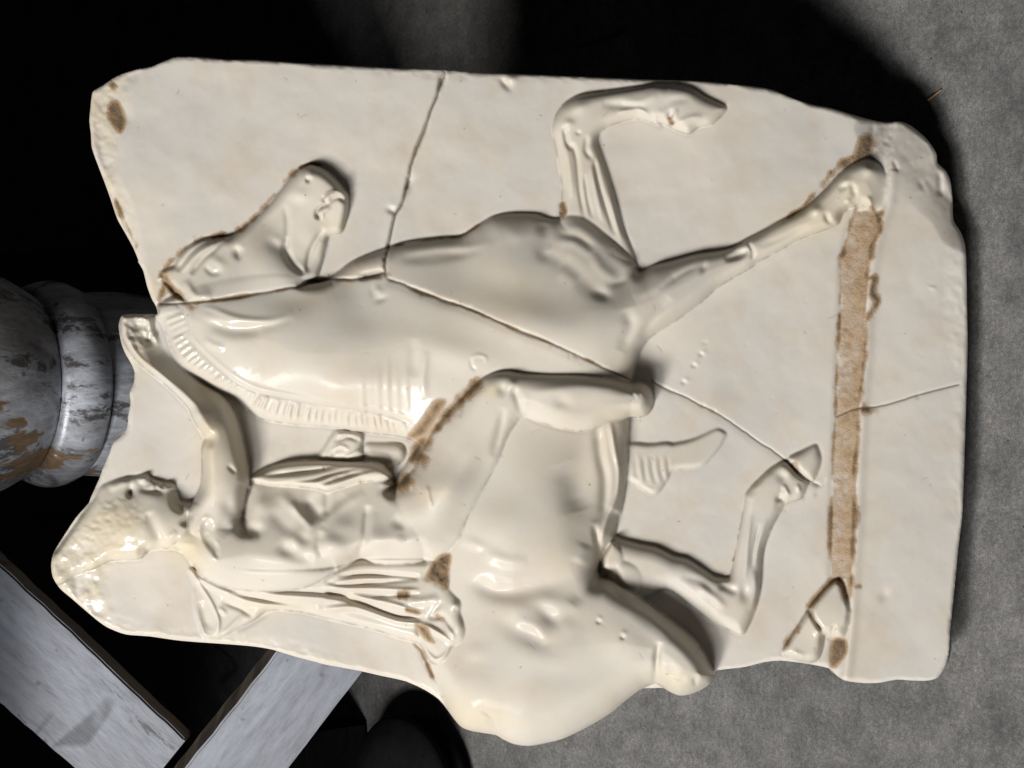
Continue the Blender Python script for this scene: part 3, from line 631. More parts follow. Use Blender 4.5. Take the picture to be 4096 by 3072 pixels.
R('L 1625,690 1640,780 1660,860', 1.6, 2.5); R('L 1220,720 1400,740 1560,700', 5, -3)
# knee, shin, foot
R('E 1180,860 1220,950 1240,1030', 4, -3); bumpt('E', 1120, 880, 5, 6, 0, -3); bumpt('E', 1180, 850, 4, 6, 20, 2.5); R('E 1130,1000 1100,1150 1060,1300', 4, -2.5); bumpt('E', 1500, 960, 8, 6, 10, -2); R('E 1300,900 1600,860 1850,880', 5, 1.5)
R('E 1930,880 1960,940', 1.0, -1.6, (0.2, 0.2)); R('E 1975,880 2000,940', 1.0, -1.6, (0.2, 0.2)); R('E 2010,870 2045,930', 1.0, -1.6, (0.2, 0.2)); bumpt('E', 1880, 1010, 9, 4, -10, -1.5)
# arm: broken hand, muscles, elbow nick, chipped shoulder
bumpt('D', 880, 480, 5, 5, 0, -5); bumpt('D', 930, 560, 6, 4, 40, -4); bumpt('D', 910, 430, 3, 4, 0, 3); R('D 960,420 950,500 1000,600', 2, 2.5); R('D 850,560 880,650 960,740', 3, -2)
R('D 770,500 800,620 880,710 1000,812', 1.61, 1.04); bumpt('D', 1260, 900, 8, 6, 30, -2.60); R('D 1200,880 1350,960 1440,1080', 5.75, -1.62); R('D 1440,1360 1490,1410', 1.84, -2.60); bumpt('D', 1390, 1000, 8, 7, 0, 1.95)
R('K 1540,640 1600,760 1680,900', 6.90, -2.60); R('D 1270,1070 1320,1150 1360,1220', 3.45, 1.62); R('K 1500,850 1600,960', 8.05, -1.95)
sl, m = area_mask(P('K 1340,860 1400,830 1430,900 1440,980 1490,1040 1500,1120 1480,1180 1400,1080 1350,980'), 3.0)
HH[sl] += -1.8 * m + 0.5 * m * n_fine[sl]
R('K 1320,960 1325,880 1380,825 1430,860', 2.6, 1.5); R('K 1305,930 1340,1030 1410,1130 1500,1220', 3.0, 1.8, (0.1, 0.2)); R('K 1440,990 1495,1060 1500,1160', 1.6, 1.0)
# cloak folds
R('G 1200,430 1240,500 1330,640 1380,760 1370,850', 1.5, 3.8, (0.05, 0.1)); R('G 1230,550 1240,700 1290,850 1345,866', 1.4, 2.8, (0.1, 0.05)); R('G 1270,640 1300,760 1330,820', 4, -2.5)
R('G 1230,480 1400,570 1600,640 1900,680', 2.6, 4, (0.1, 0.2)); R('G 1400,640 1530,690 1610,750', 2.4, -3.5); R('G 1380,680 1430,720', 2, 2.5); R('G 1540,720 1470,790 1400,860', 2, 2); R('G 1720,700 1600,770 1500,830', 2.4, -2)
R('G 1450,590 1700,640 2000,690', 3, -5, (0.2, 0.1)); R('G 1500,570 1800,600 2212,640', 2.4, 3.0); R('G 1700,580 2000,585 2212,600', 2.0, -4.5, (0.2, 0.05)); R('H 0,590 150,620 350,700 480,740 620,740', 3.0, -7, (0.05, 0.15)); R('H 0,550 300,560 600,575', 2.2, 4, (0.1, 0.1))
R('H 0,520 150,540 350,520 600,500', 1.8, -4); R('H 80,480 300,470 600,490', 1.8, -5, (0.2, 0.05)); R('H 0,545 200,500 400,500', 1.8, 3); R('H 100,600 350,640 500,680 640,730', 2.4, 4); R('H 300,610 450,600 600,590', 2.0, -4)
R('H 500,650 620,640 720,620', 4, 3.5); R('H 0,690 200,680 450,760 620,790 780,870', 2.4, 4, (0.1, 0.1)); R('H 620,780 740,860 820,910', 1.8, 2.5); R('H 660,750 740,740 800,830', 2.8, -5); R('H 700,710 760,770 820,890', 2, 3.5)
R('H 580,790 620,900 700,1005', 3, -5); R('H 590,880 640,950 700,1010 760,980 800,910', 1.6, 3.2, (0.1, 0.1)); bumpt('H', 820, 670, 4, 4, 0, 3); bumpt('H', 825, 690, 1.8, 1.8, 0, -2); R('H 740,640 690,700 650,760', 2, -3); bumpt('H', 840, 800, 5, 8, 0, 2)
R('H 0,735 250,780 480,850 590,890', 1.8, 1.8)
R('L 300,610 500,590 750,560 900,530', 1.6, -4); R('L 350,560 600,520 900,500', 2.0, 2.0); R('L 500,660 700,640 900,590 1080,540', 1.6, -3); R('L 760,690 900,630 1100,580', 1.5, -3.5); R('L 700,680 850,620 1000,575', 1.5, 2.6); R('L 850,710 1000,640 1200,580 1260,600', 1.5, 2.2); R('L 300,660 500,680 700,700', 1.4, 2)
# small hand
R('L 880,340 990,300 1080,330', 1.6, -3.5); R('L 900,280 1000,260', 1.3, 2.5); R('L 850,420 930,370 1000,400', 1.4, 2.5); R('L 960,470 1060,420 1110,380', 1.6, 3); R('L 860,460 880,410 940,390', 1.0, -2.5); R('L 780,480 820,380 900,260', 1.4, 2); R('L 1090,260 1100,330', 2.0, 3)
# hooves on ledge
R('I 1000,690 1040,760 1090,830', 1.8, -6, (0.05, 0.1)); R('I 1170,790 1150,840 1180,870', 1.8, -4); bumpt('I', 1060, 830, 3, 4, 0, 3); R('I 1220,620 1240,700 1220,800', 2, 2); R('I 900,960 980,1000', 3, 2)

# ---- broken and weathered areas
def rough(spec, feather, amp, fine=0.5, drop=0.0, warm=0.0, gloss=None):
    sl, m = area_mask(P(spec), feather)
    HH[sl] += m * (amp * n_mid[sl] + amp * fine * n_fine[sl] - drop)
    if warm: np.maximum(WARM[sl], m * warm * (0.75 + 0.4 * n_mid[sl]).clip(0.2, 1), out=WARM[sl])
    if gloss is not None: GLOSS[sl] = GLOSS[sl] * (1 - m) + gloss * m
rough('K 0,1130 200,940 330,800 560,640 720,700 830,760 850,950 830,1060 700,1150 500,1230 400,1420 480,1560 300,1600 100,1450 0,1300', 7, 0.6, 0.25, 0.0, 0.25, 0.5)
for k in range(150):
    a = rng.uniform(0, 1); x = 62 + 80 * a + rng.normal(0, 5); y = 556 - 58 * a + rng.normal(0, 13)
    th = rng.uniform(0, 2 * math.pi) * 0.35 + 2.2; L = rng.uniform(2.0, 4.5)
    if 55 < x < 150 and 495 < y < 575:
        dx, dy = L * math.cos(th), L * math.sin(th)
        stroke(np.array([(x - dx, y - dy), (x + dy * 0.3, y - dx * 0.3), (x + dx, y + dy)]), rng.uniform(1.1, 1.8), rng.choice([-1, 1], p=[0.55, 0.45]) * rng.uniform(0.25, 0.75), (0.3, 0.3), ['rider'], 3)
rough('A 560,560 740,500 850,470 780,560 800,760 740,880 730,980 720,1130 800,1330 860,1560 860,1659 700,1400 600,1000 560,800', 8, 1.0, 0.4, 3.0, 0.6, 0.5)
rough('C 1400,800 1480,770 1700,760 1850,1000 1950,1260 1950,1420 1850,1350 1700,1220 1560,1080 1450,950', 8, 0.45, 0.1, 0.0)
rough('G 330,380 560,300 700,400 650,560 700,700 640,790 500,700 320,520', 6, 0.8, 0.3, 0.5, 0.5, 0.6)
rough('G 640,720 1000,820 1400,850 1800,900 2100,990 2100,1060 1700,960 1200,910 700,840', 5, 0.7, 0.3, 0.5, 0.25)
rough('D 760,400 950,410 990,560 900,620 800,560', 4, 1.6, 0.9)
rough('F 1880,0 2010,0 2010,1659 1900,1659 1940,1000 1880,600', 8, 0.6, 0.15, 0.3)
rough('B 0,400 800,430 1400,470 2212,500 2212,530 1300,500 700,490 0,430', 3, 0.6, 0.4, 0.4)
for k in range(60):
    x, y = rng.uniform(80, 950), rng.uniform(80, 700)
    bump(x, y, rng.uniform(0.8, 2.2), rng.uniform(0.8, 1.6), rng.uniform(0, 180), rng.choice([-1.0, 0.5]) * rng.uniform(0.1, 0.45))
for x, y in ((320, 660), (275, 730), (210, 835)):
    bumpt('F', x, y, 1.9, 1.6, 0, -2.2); bumpt('F', x + 22, y - 14, 2.6, 2, 30, 0.9)
bumpt('F', 345, 585, 2.5, 1.5, 0, -1.0); bumpt('F', 1785, 235, 3.5, 2, 30, 1.6); bumpt('F', 1780, 225, 3, 1.5, 30, -1.2)
bumpt('B', 1140, 530, 3, 7, -40, -4); bumpt('B', 1180, 500, 5, 4, 0, 2.5); bumpt('I', 1480, 600, 5, 6, 30, -1.8)
R('E 920,690 930,740 960,760', 1.2, -1.2); R('E 920,680 970,665 1015,680 1010,720', 1.3, 1.2)
# slope of the broken corner at the foot of the slab
sl, m = area_mask(P('C 1380,790 1420,880 1560,1070 1700,1220 1850,1350 1930,1480 2060,1500 2060,700 1500,700'), 14)
HH[sl] -= 15 * m * np.clip((52 - SDF[sl]) / 52, 0, 1) ** 1.3 + 1 * m

# ---- cracks: a joint with one side a little lower, chipped lips
def crack(spec, w, depth, step=0.0, chips=0):
    c = curve(P(spec), False, 8)
    t = np.linspace(0, 1, len(c))
    nrm = np.gradient(c, axis=0); nrm = np.c_[-nrm[:, 1], nrm[:, 0]] / (np.hypot(*nrm.T)[:, None] + 1e-9)
    wob = np.convolve(rng.normal(0, 1, len(c) + 4), np.ones(5) / 5, 'valid')[:len(c)]
    c = c + nrm * (wob * 0.9)[:, None]
    for k in range(max(2, len(c) // 22)):
        a_ = int(rng.integers(0, max(1, len(c) - 14))); n_ = int(rng.integers(6, 14))
        if len(c) > 20: stroke(c[a_:a_ + n_], w * rng.uniform(1.1, 1.8), -depth * rng.uniform(0.3, 0.7), (0.3, 0.3), None, 1)
    stroke(c, w * 0.75, -depth * 0.9, (0.02, 0.02), None, 1)
    stroke(c + 0.2, w * 0.95, 0.9, (0.02, 0.02), None, 1, DIRT_SHADE)
    if step:
        stroke(c + nrm * w * 2.2, w * 3.0, -step * 0.7, (0.02, 0.02), None, 1)
    for k in range(chips // 3):
        p = c[rng.integers(len(c))]
        bump(p[0] + rng.normal(0, 1.2), p[1] + rng.normal(0, 1.2), rng.uniform(1.5, 3.5), rng.uniform(1, 1.6), rng.uniform(0, 180), -rng.uniform(0.6, 1.8))
crack('B 752,430 745,490 710,600 660,720 600,900 550,1030 520,1180 480,1290 440,1360 400,1550 380,1659 E 382,170', 1.3, 5, -0.9, 26)
bumpt('B', 530, 1180, 3, 8, 20, -4); bumpt('B', 425, 1330, 5, 3, 20, -3.5); bumpt('B', 735, 500, 3, 7, 0, -3)
crack('E 382,175 480,212 560,240 700,300 870,360 1000,410 1180,490 1350,560 1500,620 1620,680 1750,740 1940,825', 1.2, 2.6, 1.2, 22)
crack('F 0,825 130,892 300,970 450,1050 600,1150 760,1260 860,1340 950,1430 1080,1490', 1.0, 1.8, 0.7, 10)
crack('J 255,1442 520,1430 700,1410 1050,1360 1360,1310 1500,1270 1650,1240 1850,1235 2090,1190', 1.1, 3.5, 0.6, 10)
R('J 1380,1300 1500,1262 1620,1240', 3, -5); R('J 1880,1225 1980,1205 2090,1180', 3, -6)
crack('F 1170,1060 1250,1020 1320,1000 1460,990 1700,915 1960,850', 0.9, 1.8, 0.3, 4)
R('G 350,340 440,200 560,20', 1.4, -4, (0.1, 0.2)); R('A 620,1000 660,1130 720,1270 780,1400 860,1600', 1.3, -2.5)
R('C 1540,1010 1570,1090', 1.5, -2); bumpt('C', 1720, 1170, 6, 3, 60, -2); R('C 1830,1080 1840,1240', 3, -3)

# ---- stains
for s, w in (('J 262,1250 330,1150 430,1040 540,950 700,895 860,885', 3.2), ('J 860,890 960,820 1080,700 1200,560 1300,440 1400,350', 3.0), ('J 300,1180 360,1290 430,1380 520,1440 550,1520', 3.4),
             ('J 250,1440 520,1435 900,1385 1350,1312', 1.3), ('E 1000,800 880,930 760,1060 640,1200 560,1260', 5.0), ('E 900,900 740,1060 600,1240 520,1400', 3.5), ('E 620,1270 560,1380 490,1480 450,1530', 6.5),
             ('F 1205,0 1200,400 1185,700 1170,1050 1155,1400 1145,1659 I 1140,300 1150,480', 2.2), ('F 1375,0 1370,170 1420,180 1400,270 1440,320 1400,390 1358,470 1358,600 1335,850 1310,1000', 2.6),
             ('F 1310,1000 1310,1200 1290,1400 1290,1659 I 1285,200 1275,450 1262,660', 3.0), ('C 1440,870 1330,960 1180,1060 1060,1200', 4.2), ('C 1060,1200 960,1310 800,1420 600,1530 480,1570', 1.8),
             ('C 1390,1290 1440,1360 1480,1330', 3.0), ('C 1310,1290 1260,1450 1205,1659', 2.6), ('C 1440,1350 1450,1450 1400,1560 1390,1659', 2.6), ('I 840,950 1000,690 1160,505 1220,540 1255,680', 2.6),
             ('I 960,740 930,850', 3.5), ('I 1010,680 1050,770 1090,830', 1.4), ('D 1000,420 1010,330 1040,200', 3.0), ('A 720,1240 790,1400 870,1590', 2.2), ('E 390,140 420,160 450,185', 3.0),
             ('E 480,212 700,300 870,360 1000,410 1180,490 1500,620 1940,825', 0.9), ('B 1495,1270 1515,1340 1480,1365', 2.6), ('C 110,740 150,790', 2.2), ('L 780,555 860,540', 1.6), ('L 850,640 1000,585', 1.4),
             ('L 980,680 1100,655', 3.2), ('L 1380,1580 1530,1560', 3.4), ('H 500,690 620,720', 2.0), ('H 690,720 770,790', 3.5), ('H 545,900 610,960 690,1140', 1.4), ('A 700,560 730,525', 4), ('I 520,400 545,300', 0.9),
             ('F 890,1340 920,1380 940,1420', 3.2), ('F 1330,1000 1400,1010 1450,990', 4), ('I 1290,550 1340,550', 2.2), ('J 1390,350 1500,310 1600,330', 1.2), ('B 400,1560 700,1510 860,1490 1000,1400', 0.9)):
    stain(s, w, 0.9)
sm = ((GX[None, :] > lx) & (GX[None, :] < rx) & (GY[:, None] > P('C 0,1330')[0, 1]) & (GY[:, None] < P('I 0,500')[0, 1]))
tp = np.clip(1 - np.abs(tt * 2 - 1) ** 3, 0, 1)
STAIN[sm] = np.maximum(STAIN, (0.33 + 0.04 * n_fine + 0.16 * tt + 0.05 * n_mid) * np.clip((1 - np.abs(tt * 2 - 1)) * 9, 0, 1))[sm]
stain_area('H 700,380 740,350 790,350 780,450 770,560 700,520 640,490', 3, 1.0)
HH[area_mask(P('H 700,380 780,350 775,450 765,540 700,520 645,490'), 3)[0]] += (area_mask(P('H 700,380 780,350 775,450 765,540 700,520 645,490'), 3)[1] * 1.6 * n_fine[area_mask(P('H 700,380 780,350 775,450 765,540 700,520 645,490'), 3)[0]])
stain_area('A 690,660 740,640 785,720 790,780 760,840 720,800 685,740', 3, 1.0); stain_area('H 570,790 640,800 670,870 690,900 640,880', 3, 0.85); stain_area('I 1155,890 1230,885 1240,960 1180,1050 1140,1050', 3, 1.0)
stain_area('C 1330,870 1390,850 1420,900 1380,980 1290,1010', 4, 0.9); stain_area('E 690,960 760,960 680,1100 620,1180 520,1190 600,1090', 4, 0.75)

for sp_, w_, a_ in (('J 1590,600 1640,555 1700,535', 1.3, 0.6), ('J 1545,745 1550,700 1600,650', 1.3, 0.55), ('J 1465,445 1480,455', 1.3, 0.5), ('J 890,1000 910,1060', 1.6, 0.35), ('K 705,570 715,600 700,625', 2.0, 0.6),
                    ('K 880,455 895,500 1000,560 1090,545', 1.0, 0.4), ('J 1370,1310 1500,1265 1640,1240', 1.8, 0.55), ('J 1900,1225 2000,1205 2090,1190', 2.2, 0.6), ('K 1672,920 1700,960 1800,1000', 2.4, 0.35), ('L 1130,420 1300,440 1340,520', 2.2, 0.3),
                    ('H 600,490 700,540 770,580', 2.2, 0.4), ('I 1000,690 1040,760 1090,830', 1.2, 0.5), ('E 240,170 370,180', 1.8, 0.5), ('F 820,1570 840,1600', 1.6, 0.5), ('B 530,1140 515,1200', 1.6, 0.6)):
    stroke(P(sp_), w_, a_, (0.15, 0.15), None, 5, DIRT_SHADE)  # mouth, nostril, eyes and gaps deepened by shade painted into the colour
for k in range(44):
    x, y = rng.uniform(95, 945), rng.uniform(75, 680); th = rng.uniform(0, math.pi); L = rng.uniform(1.5, 6)
    q_ = np.array([(x, y), (x + L * math.cos(th) + rng.normal(0, 0.4), y + L * math.sin(th)), (x + 2 * L * math.cos(th), y + 2 * L * math.sin(th) + rng.normal(0, 0.8))])
    stroke(q_, 0.55, -rng.uniform(0.2, 0.5), (0.2, 0.3), None, 3); stroke(q_, 0.6, rng.uniform(0.1, 0.4), (0.2, 0.3), None, 3, DIRT_SHADE)
for k in range(70):
    bump(rng.uniform(95, 945), rng.uniform(75, 680), rng.uniform(0.5, 1.1), rng.uniform(0.5, 0.9), 0, rng.uniform(0.25, 0.8), DIRT_SHADE)
DIRT_SHADE = np.clip(DIRT_SHADE, 0, 0.92)
# warm glaze pooled where the cast is thin or proud
for t, x, y, rx_, ry_, a in (('D', 1330, 1200, 14, 40, 0.7), ('D', 900, 700, 14, 30, 0.5), ('K', 1250, 1100, 22, 22, 0.7), ('C', 1000, 1400, 50, 22, 0.55), ('C', 1300, 1180, 25, 25, 0.5), ('I', 150, 1140, 30, 16, 0.45),
                             ('H', 900, 1350, 40, 25, 0.4), ('I', 1050, 800, 30, 40, 0.3), ('E', 1050, 880, 10, 10, 0.6), ('E', 1800, 1030, 40, 10, 0.3), ('B', 1560, 1000, 20, 40, 0.25), ('J', 1700, 800, 14, 14, 0.4),
                             ('E', 1180, 300, 40, 30, 0.25), ('D', 980, 250, 10, 20, 0.6), ('L', 700, 620, 50, 14, 0.25), ('G', 1800, 690, 60, 10, 0.3), ('I', 1300, 700, 10, 60, 0.3), ('K', 600, 900, 45, 30, 0.4)):
    bumpt(t, x, y, rx_, ry_, 0, a, WARM)
for t, x, y, r, a in (('D', 1330, 1150, 22, 0.6), ('K', 1400, 1050, 34, 0.6), ('E', 700, 950, 26, 0.5), ('H', 680, 680, 34, 0.5), ('D', 1300, 350, 40, 0.5), ('D', 1400, 600, 30, 0.5), ('I', 1000, 900, 26, 0.5), ('D', 1100, 500, 40, 0.5), ('H', 900, 1000, 26, 0.3), ('D', 950, 750, 30, 0.4)):
    bumpt(t, x, y, r, r, 0, a, GLOSS)

# soften everything a little, as a thick glaze does, then round the rim
def blur(a, k):
    a = (np.roll(a, 1, 0) + np.roll(a, -1, 0) + 2 * a) / 4
    return (np.roll(a, 1, 1) + np.roll(a, -1, 1) + 2 * a) / 4
for k in range(4): HH = blur(HH, 1)
HH += 0.018 * n_fine
rim = 5.0 + 1.5 * n_mid
dd = np.clip(SDF + 0.4, 0, None)
rr = np.clip(dd / np.clip(rim, 2.5, 9), 0, 1)
HH -= (1 - np.sqrt(np.clip(1 - (1 - rr) ** 2, 0, 1))) * np.clip(rim, 2.5, 9) * 1.1
HH = np.maximum(HH, -30)
WARM = WARM + 0.20 * blur((OWN > 0).astype(np.float32), 1) + 0.06 * n_big
STAIN = blur(STAIN, 1); WARM = np.clip(WARM, 0, 1); GLOSS = np.clip(GLOSS, 0, 1)

# mane as a piece of its own on the horse
OWNERS.append('mane')
slm, mm = area_mask(MANE_BAND, 1.0, False)
sub_ = OWN[slm]; sub_[(mm > 0.5) & (sub_ == OWNERS.index('horse'))] = OWNERS.index('mane')

# the rider's hair and the ledge the horse stands on are pieces of their own
OWNERS.append('hair')
slm, mm = area_mask(P('K -20,1150 200,930 330,770 560,640 700,690 830,770 850,950 840,1080 760,1180 650,1195 540,1205 400,1270 200,1330 0,1300'), 1.0)
sub_ = OWN[slm]; sub_[(mm > 0.5) & (sub_ == OWNERS.index('rider'))] = OWNERS.index('hair')
OWNERS.append('base_ledge')
OWN[(OWN == 0) & (GX[None, :] > lx) & (GX[None, :] > 830)] = OWNERS.index('base_ledge')

# ------------------------------------------------------------------ heights -> meshes
sdg = np.gradient(SDF, STEP)
keepv = SDF > -0.72 * STEP
cell = keepv[:-1, :-1] & keepv[1:, :-1] & keepv[:-1, 1:] & keepv[1:, 1:]
VX = np.broadcast_to(GX[None, :], HH.shape).astype(np.float64).copy()
VY = np.broadcast_to(GY[:, None], HH.shape).astype(np.float64).copy()
# boundary vertices slide onto the outline
cc = np.zeros((NY + 1, NX + 1), int); cc[1:-1, 1:-1] = cell
cnt = cc[:-1, :-1] + cc[1:, :-1] + cc[:-1, 1:] + cc[1:, 1:]
bd = (cnt > 0) & (cnt < 4)
g2 = sdg[0] ** 2 + sdg[1] ** 2 + 1e-6
mv = np.clip(SDF, -1.2, 1.2)
VX[bd] -= (mv * sdg[1] / g2)[bd]; VY[bd] -= (mv * sdg[0] / g2)[bd]
def local(x, y, h):
    z = np.asarray(h) * PX
    k = (D - z) / D
    return np.stack([(x - 512) * PX * k, -(y - 384) * PX * k, z], -1)
CO = local(VX, VY, HH)
gu = np.gradient(CO, axis=1); gv = np.gradient(CO, axis=0)
NRM = np.cross(gv, gu); NRM /= np.linalg.norm(NRM, axis=-1, keepdims=True) + 1e-12
CO = CO.reshape(-1, 3); NRM = NRM.reshape(-1, 3)
jj, ii = np.nonzero(cell)
idx = lambda j, i: j * NX + i
QUADS = np.stack([idx(jj, ii), idx(jj + 1, ii), idx(jj + 1, ii + 1), idx(jj, ii + 1)], -1)
QOWN = OWN[jj, ii]

def link(name, mesh, m, parent=None):
    o = bpy.data.objects.new(name, mesh)
    COL.objects.link(o)
    if m is not None: mesh.materials.append(m)
    if parent is not None: o.parent = parent
    return o
def tag(o, label=None, cat=None, kind=None, group=None):
    for k, v in (('label', label), ('category', cat), ('kind', kind), ('group', group)):
        if v: o[k] = v
    return o
def grid_mesh(name, quads, extra_co=None, extra_faces=None, extra_nrm=None):
    used, inv = np.unique(quads, return_inverse=True)
    q = inv.reshape(-1, 4)
    co, nr = CO[used], NRM[used]
    at = [a.reshape(-1)[used] for a in (STAIN, WARM, GLOSS, DIRT_SHADE)]
    if extra_co is not None:
        base = len(co)
        co = np.vstack([co, extra_co]); nr = np.vstack([nr, extra_nrm])
        at = [np.r_[a, np.full(len(extra_co), v, np.float32)] for a, v in zip(at, (0.0, 0.15, 0.2, 0.0))]
        q = np.vstack([q, extra_faces(used, base)])
    me = bpy.data.meshes.new(name)
    me.vertices.add(len(co)); me.vertices.foreach_set('co', co.astype(np.float32).ravel())
    me.loops.add(q.size); me.loops.foreach_set('vertex_index', q.astype(np.int32).ravel())
    me.polygons.add(len(q)); me.polygons.foreach_set('loop_start', np.arange(0, q.size, 4, dtype=np.int32))
    me.update(calc_edges=True)
    me.polygons.foreach_set('use_smooth', np.ones(len(q), bool))
    for nm, a in zip(('stain', 'warm', 'gloss', 'dirt_shade'), at):
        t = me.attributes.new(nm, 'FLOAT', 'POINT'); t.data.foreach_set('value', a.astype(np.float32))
    me.normals_split_custom_set_from_vertices(nr.astype(np.float32))
    return me

plaque = bpy.data.objects.new('relief_plaque', None)
COL.objects.link(plaque)
plaque.matrix_world = Matrix.Translation(CEN) @ ROT.to_4x4()
tag(plaque, 'cracked cream relief plaque of a rider on a rearing horse, leaning on the turned leg', 'relief plaque')

# rim walls and back, part of the slab
E = {}
for a, b in ((0, 1), (1, 2), (2, 3), (3, 0)):
    for e in zip(QUADS[:, a].tolist(), QUADS[:, b].tolist()):
        if (e[1], e[0]) in E: del E[(e[1], e[0])]
        else: E[e] = 1
be = np.array(list(E))
bverts, binv = np.unique(be, return_inverse=True)
be_l = binv.reshape(-1, 2)
bj, bi = bverts // NX, bverts % NX
gn = np.stack([sdg[1][bj, bi], -sdg[0][bj, bi]], -1)          # inward, local xy
gn /= np.linalg.norm(gn, axis=1, keepdims=True) + 1e-9
rows = []
top = CO[bverts]
lev = [(0.12, -0.3), (0.3, -0.6), (0.55, 0.0), (0.8, 1.5), (1.0, 5.0)]
for f, inset in lev:
    r = top.copy()
    r[:, 2] = top[:, 2] * (1 - f) + (-THICK * PX) * f
    wob = (n_mid[bj, bi] * 1.2 * math.sin(math.pi * f) + inset) * PX
    r[:, :2] += gn * wob[:, None]
    rows.append(r)
nb = len(bverts)
side_n = np.c_[-gn, np.zeros(nb)]
# same verts again at the top so that the side keeps its own normals
allrows = [top] + rows
ex_co = np.vstack(allrows); ex_n = np.vstack([side_n] * len(allrows))
def wall_faces(used, base):
    out = []
    for r in range(len(allrows) - 1):
        a = base + r * nb + be_l[:, 0]; b = base + r * nb + be_l[:, 1]
        out.append(np.stack([b, a, a + nb, b + nb], -1))
    return np.vstack(out)
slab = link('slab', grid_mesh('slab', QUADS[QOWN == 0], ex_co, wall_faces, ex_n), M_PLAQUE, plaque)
bm = bmesh.new()
cb = curve(OUTLINE, True, 2)
lp = local(cb[:, 0], cb[:, 1], np.full(len(cb), -THICK + 0.5))
bm.faces.new([bm.verts.new(tuple(p)) for p in lp])
bmesh.ops.triangulate(bm, faces=bm.faces[:])
me = bpy.data.meshes.new('back'); bm.to_mesh(me); bm.free()
link('back', me, M_PLAQUE, plaque)
made = {}
for k, nm in enumerate(OWNERS):
    if k == 0: continue
    q = QUADS[QOWN == k]
    if len(q) == 0: continue
    par = {'mane': 'horse', 'tail_tuft': None, 'cloak': None}.get(nm)
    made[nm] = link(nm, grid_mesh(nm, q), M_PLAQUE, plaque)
if 'mane' in made and 'horse' in made: made['mane'].parent = made['horse']
made['cloak'].parent = made['rider']; made['hair'].parent = made['rider']

#@@PLACE@@
# ------------------------------------------------------------------ the place round it
def mesh_obj(name, bm, m, parent=None, smooth=False):
    me = bpy.data.meshes.new(name)
    bm.to_mesh(me); bm.free()
    if smooth: me.polygons.foreach_set('use_smooth', [True] * len(me.polygons))
    return link(name, me, m, parent)
CAMP = CEN + N * D
def ray(vx, vy): return (U * ((vx - 512) * PX / D) + V * (-(vy - 384) * PX / D) - N)
def hit(vx, vy, p, n):
    d = ray(vx, vy)
    return CAMP + d * ((p - CAMP).dot(n) / d.dot(n))
FLOORP, UP = Vector((0, 0, 0)), Vector((0, 0, 1))
# concrete floor
bm = bmesh.new()
bmesh.ops.create_grid(bm, x_segments=2, y_segments=2, size=4.0)
floor = mesh_obj('floor', bm, M_FLOOR)
tag(floor, 'worn grey concrete floor with specks and scratches', None, 'structure')

# turned leg the plaque leans on
def lathe(prof, seg=64):
    bm = bmesh.new()
    ringv = []
    for r, z in prof:
        ringv.append([bm.verts.new((r * math.cos(2 * math.pi * k / seg), r * math.sin(2 * math.pi * k / seg), z)) for k in range(seg)])
    for a, b in zip(ringv[:-1], ringv[1:]):
        for k in range(seg): bm.faces.new((a[k], a[(k + 1) % seg], b[(k + 1) % seg], b[k]))
    bm.faces.new(ringv[0][::-1]); bm.faces.new(ringv[-1])
    return bm
def arcp(r0, z0, r1, z1, bulge, n=14):
    return [(r0 + (r1 - r0) * t / n + bulge * math.sin(math.pi * t / n), z0 + (z1 - z0) * t / n) for t in range(n + 1)]
LEGY = 0.299
leg = bpy.data.objects.new('old_table', None)
COL.objects.link(leg); leg.location = (0.0, LEGY, 0)
tag(leg, 'old table whose thick turned leg with flaking silver paint stands behind the plaque, unseen top added for shade', 'table')
K_ = 1.115
def turned(prof): return lathe([(r * K_, z - 0.007) for r, z in prof])
mesh_obj('foot', lathe([(0.04, 0.0)] + arcp(0.05, 0.002, 0.045, 0.10, 0.012) + arcp(0.045, 0.10, 0.052, 0.311, -0.004)), M_SILVER, leg, True)
mesh_obj('collar', turned([(0.045, 0.318)] + arcp(0.055, 0.320, 0.0555, 0.3755, 0.002) + [(0.054, 0.3772), (0.05, 0.378)]), M_SILVER, leg, True)
mesh_obj('ring', turned([(0.05, 0.3765), (0.0565, 0.3772)] + arcp(0.0585, 0.3785, 0.0585, 0.409, 0.0042, 18) + [(0.0565, 0.4108), (0.05, 0.412)]), M_SILVER, leg, True)
mesh_obj('bulb', turned([(0.05, 0.4115), (0.0545, 0.4122), (0.0560, 0.415), (0.0590, 0.421), (0.0635, 0.431), (0.0675, 0.444), (0.070, 0.458), (0.0715, 0.474)] + arcp(0.0715, 0.476, 0.045, 0.6, 0.006, 16)), M_SILVER, leg, True)
bm = bmesh.new()
bmesh.ops.create_cube(bm, size=1.0, matrix=Matrix.Translation((-0.1, 0.64, 0.735)) @ Matrix.Diagonal((2.4, 0.94, 0.035, 1)))
bmesh.ops.bevel(bm, geom=bm.edges[:], offset=0.006, segments=3, affect='EDGES')
o = mesh_obj('shade_table_top', bm, M_NAVY, leg); o.location = (0, -LEGY, 0)  # added out of view to keep the floor behind dark
bm = bmesh.new()
bmesh.ops.create_cube(bm, size=1.0, matrix=Matrix.Translation((-0.1, 0.205, 0.6225)) @ Matrix.Diagonal((2.34, 0.024, 0.189, 1)))
bmesh.ops.bevel(bm, geom=bm.edges[:], offset=0.003, segments=2, affect='EDGES')
o = mesh_obj('shade_apron', bm, M_NAVY, leg); o.location = (0, -LEGY, 0)  # added out of view, hangs low to cut light off the floor
bm = lathe(arcp(0.045, 0.6, 0.05, 0.718, 0.012))
mesh_obj('neck', bm, M_SILVER, leg, True)
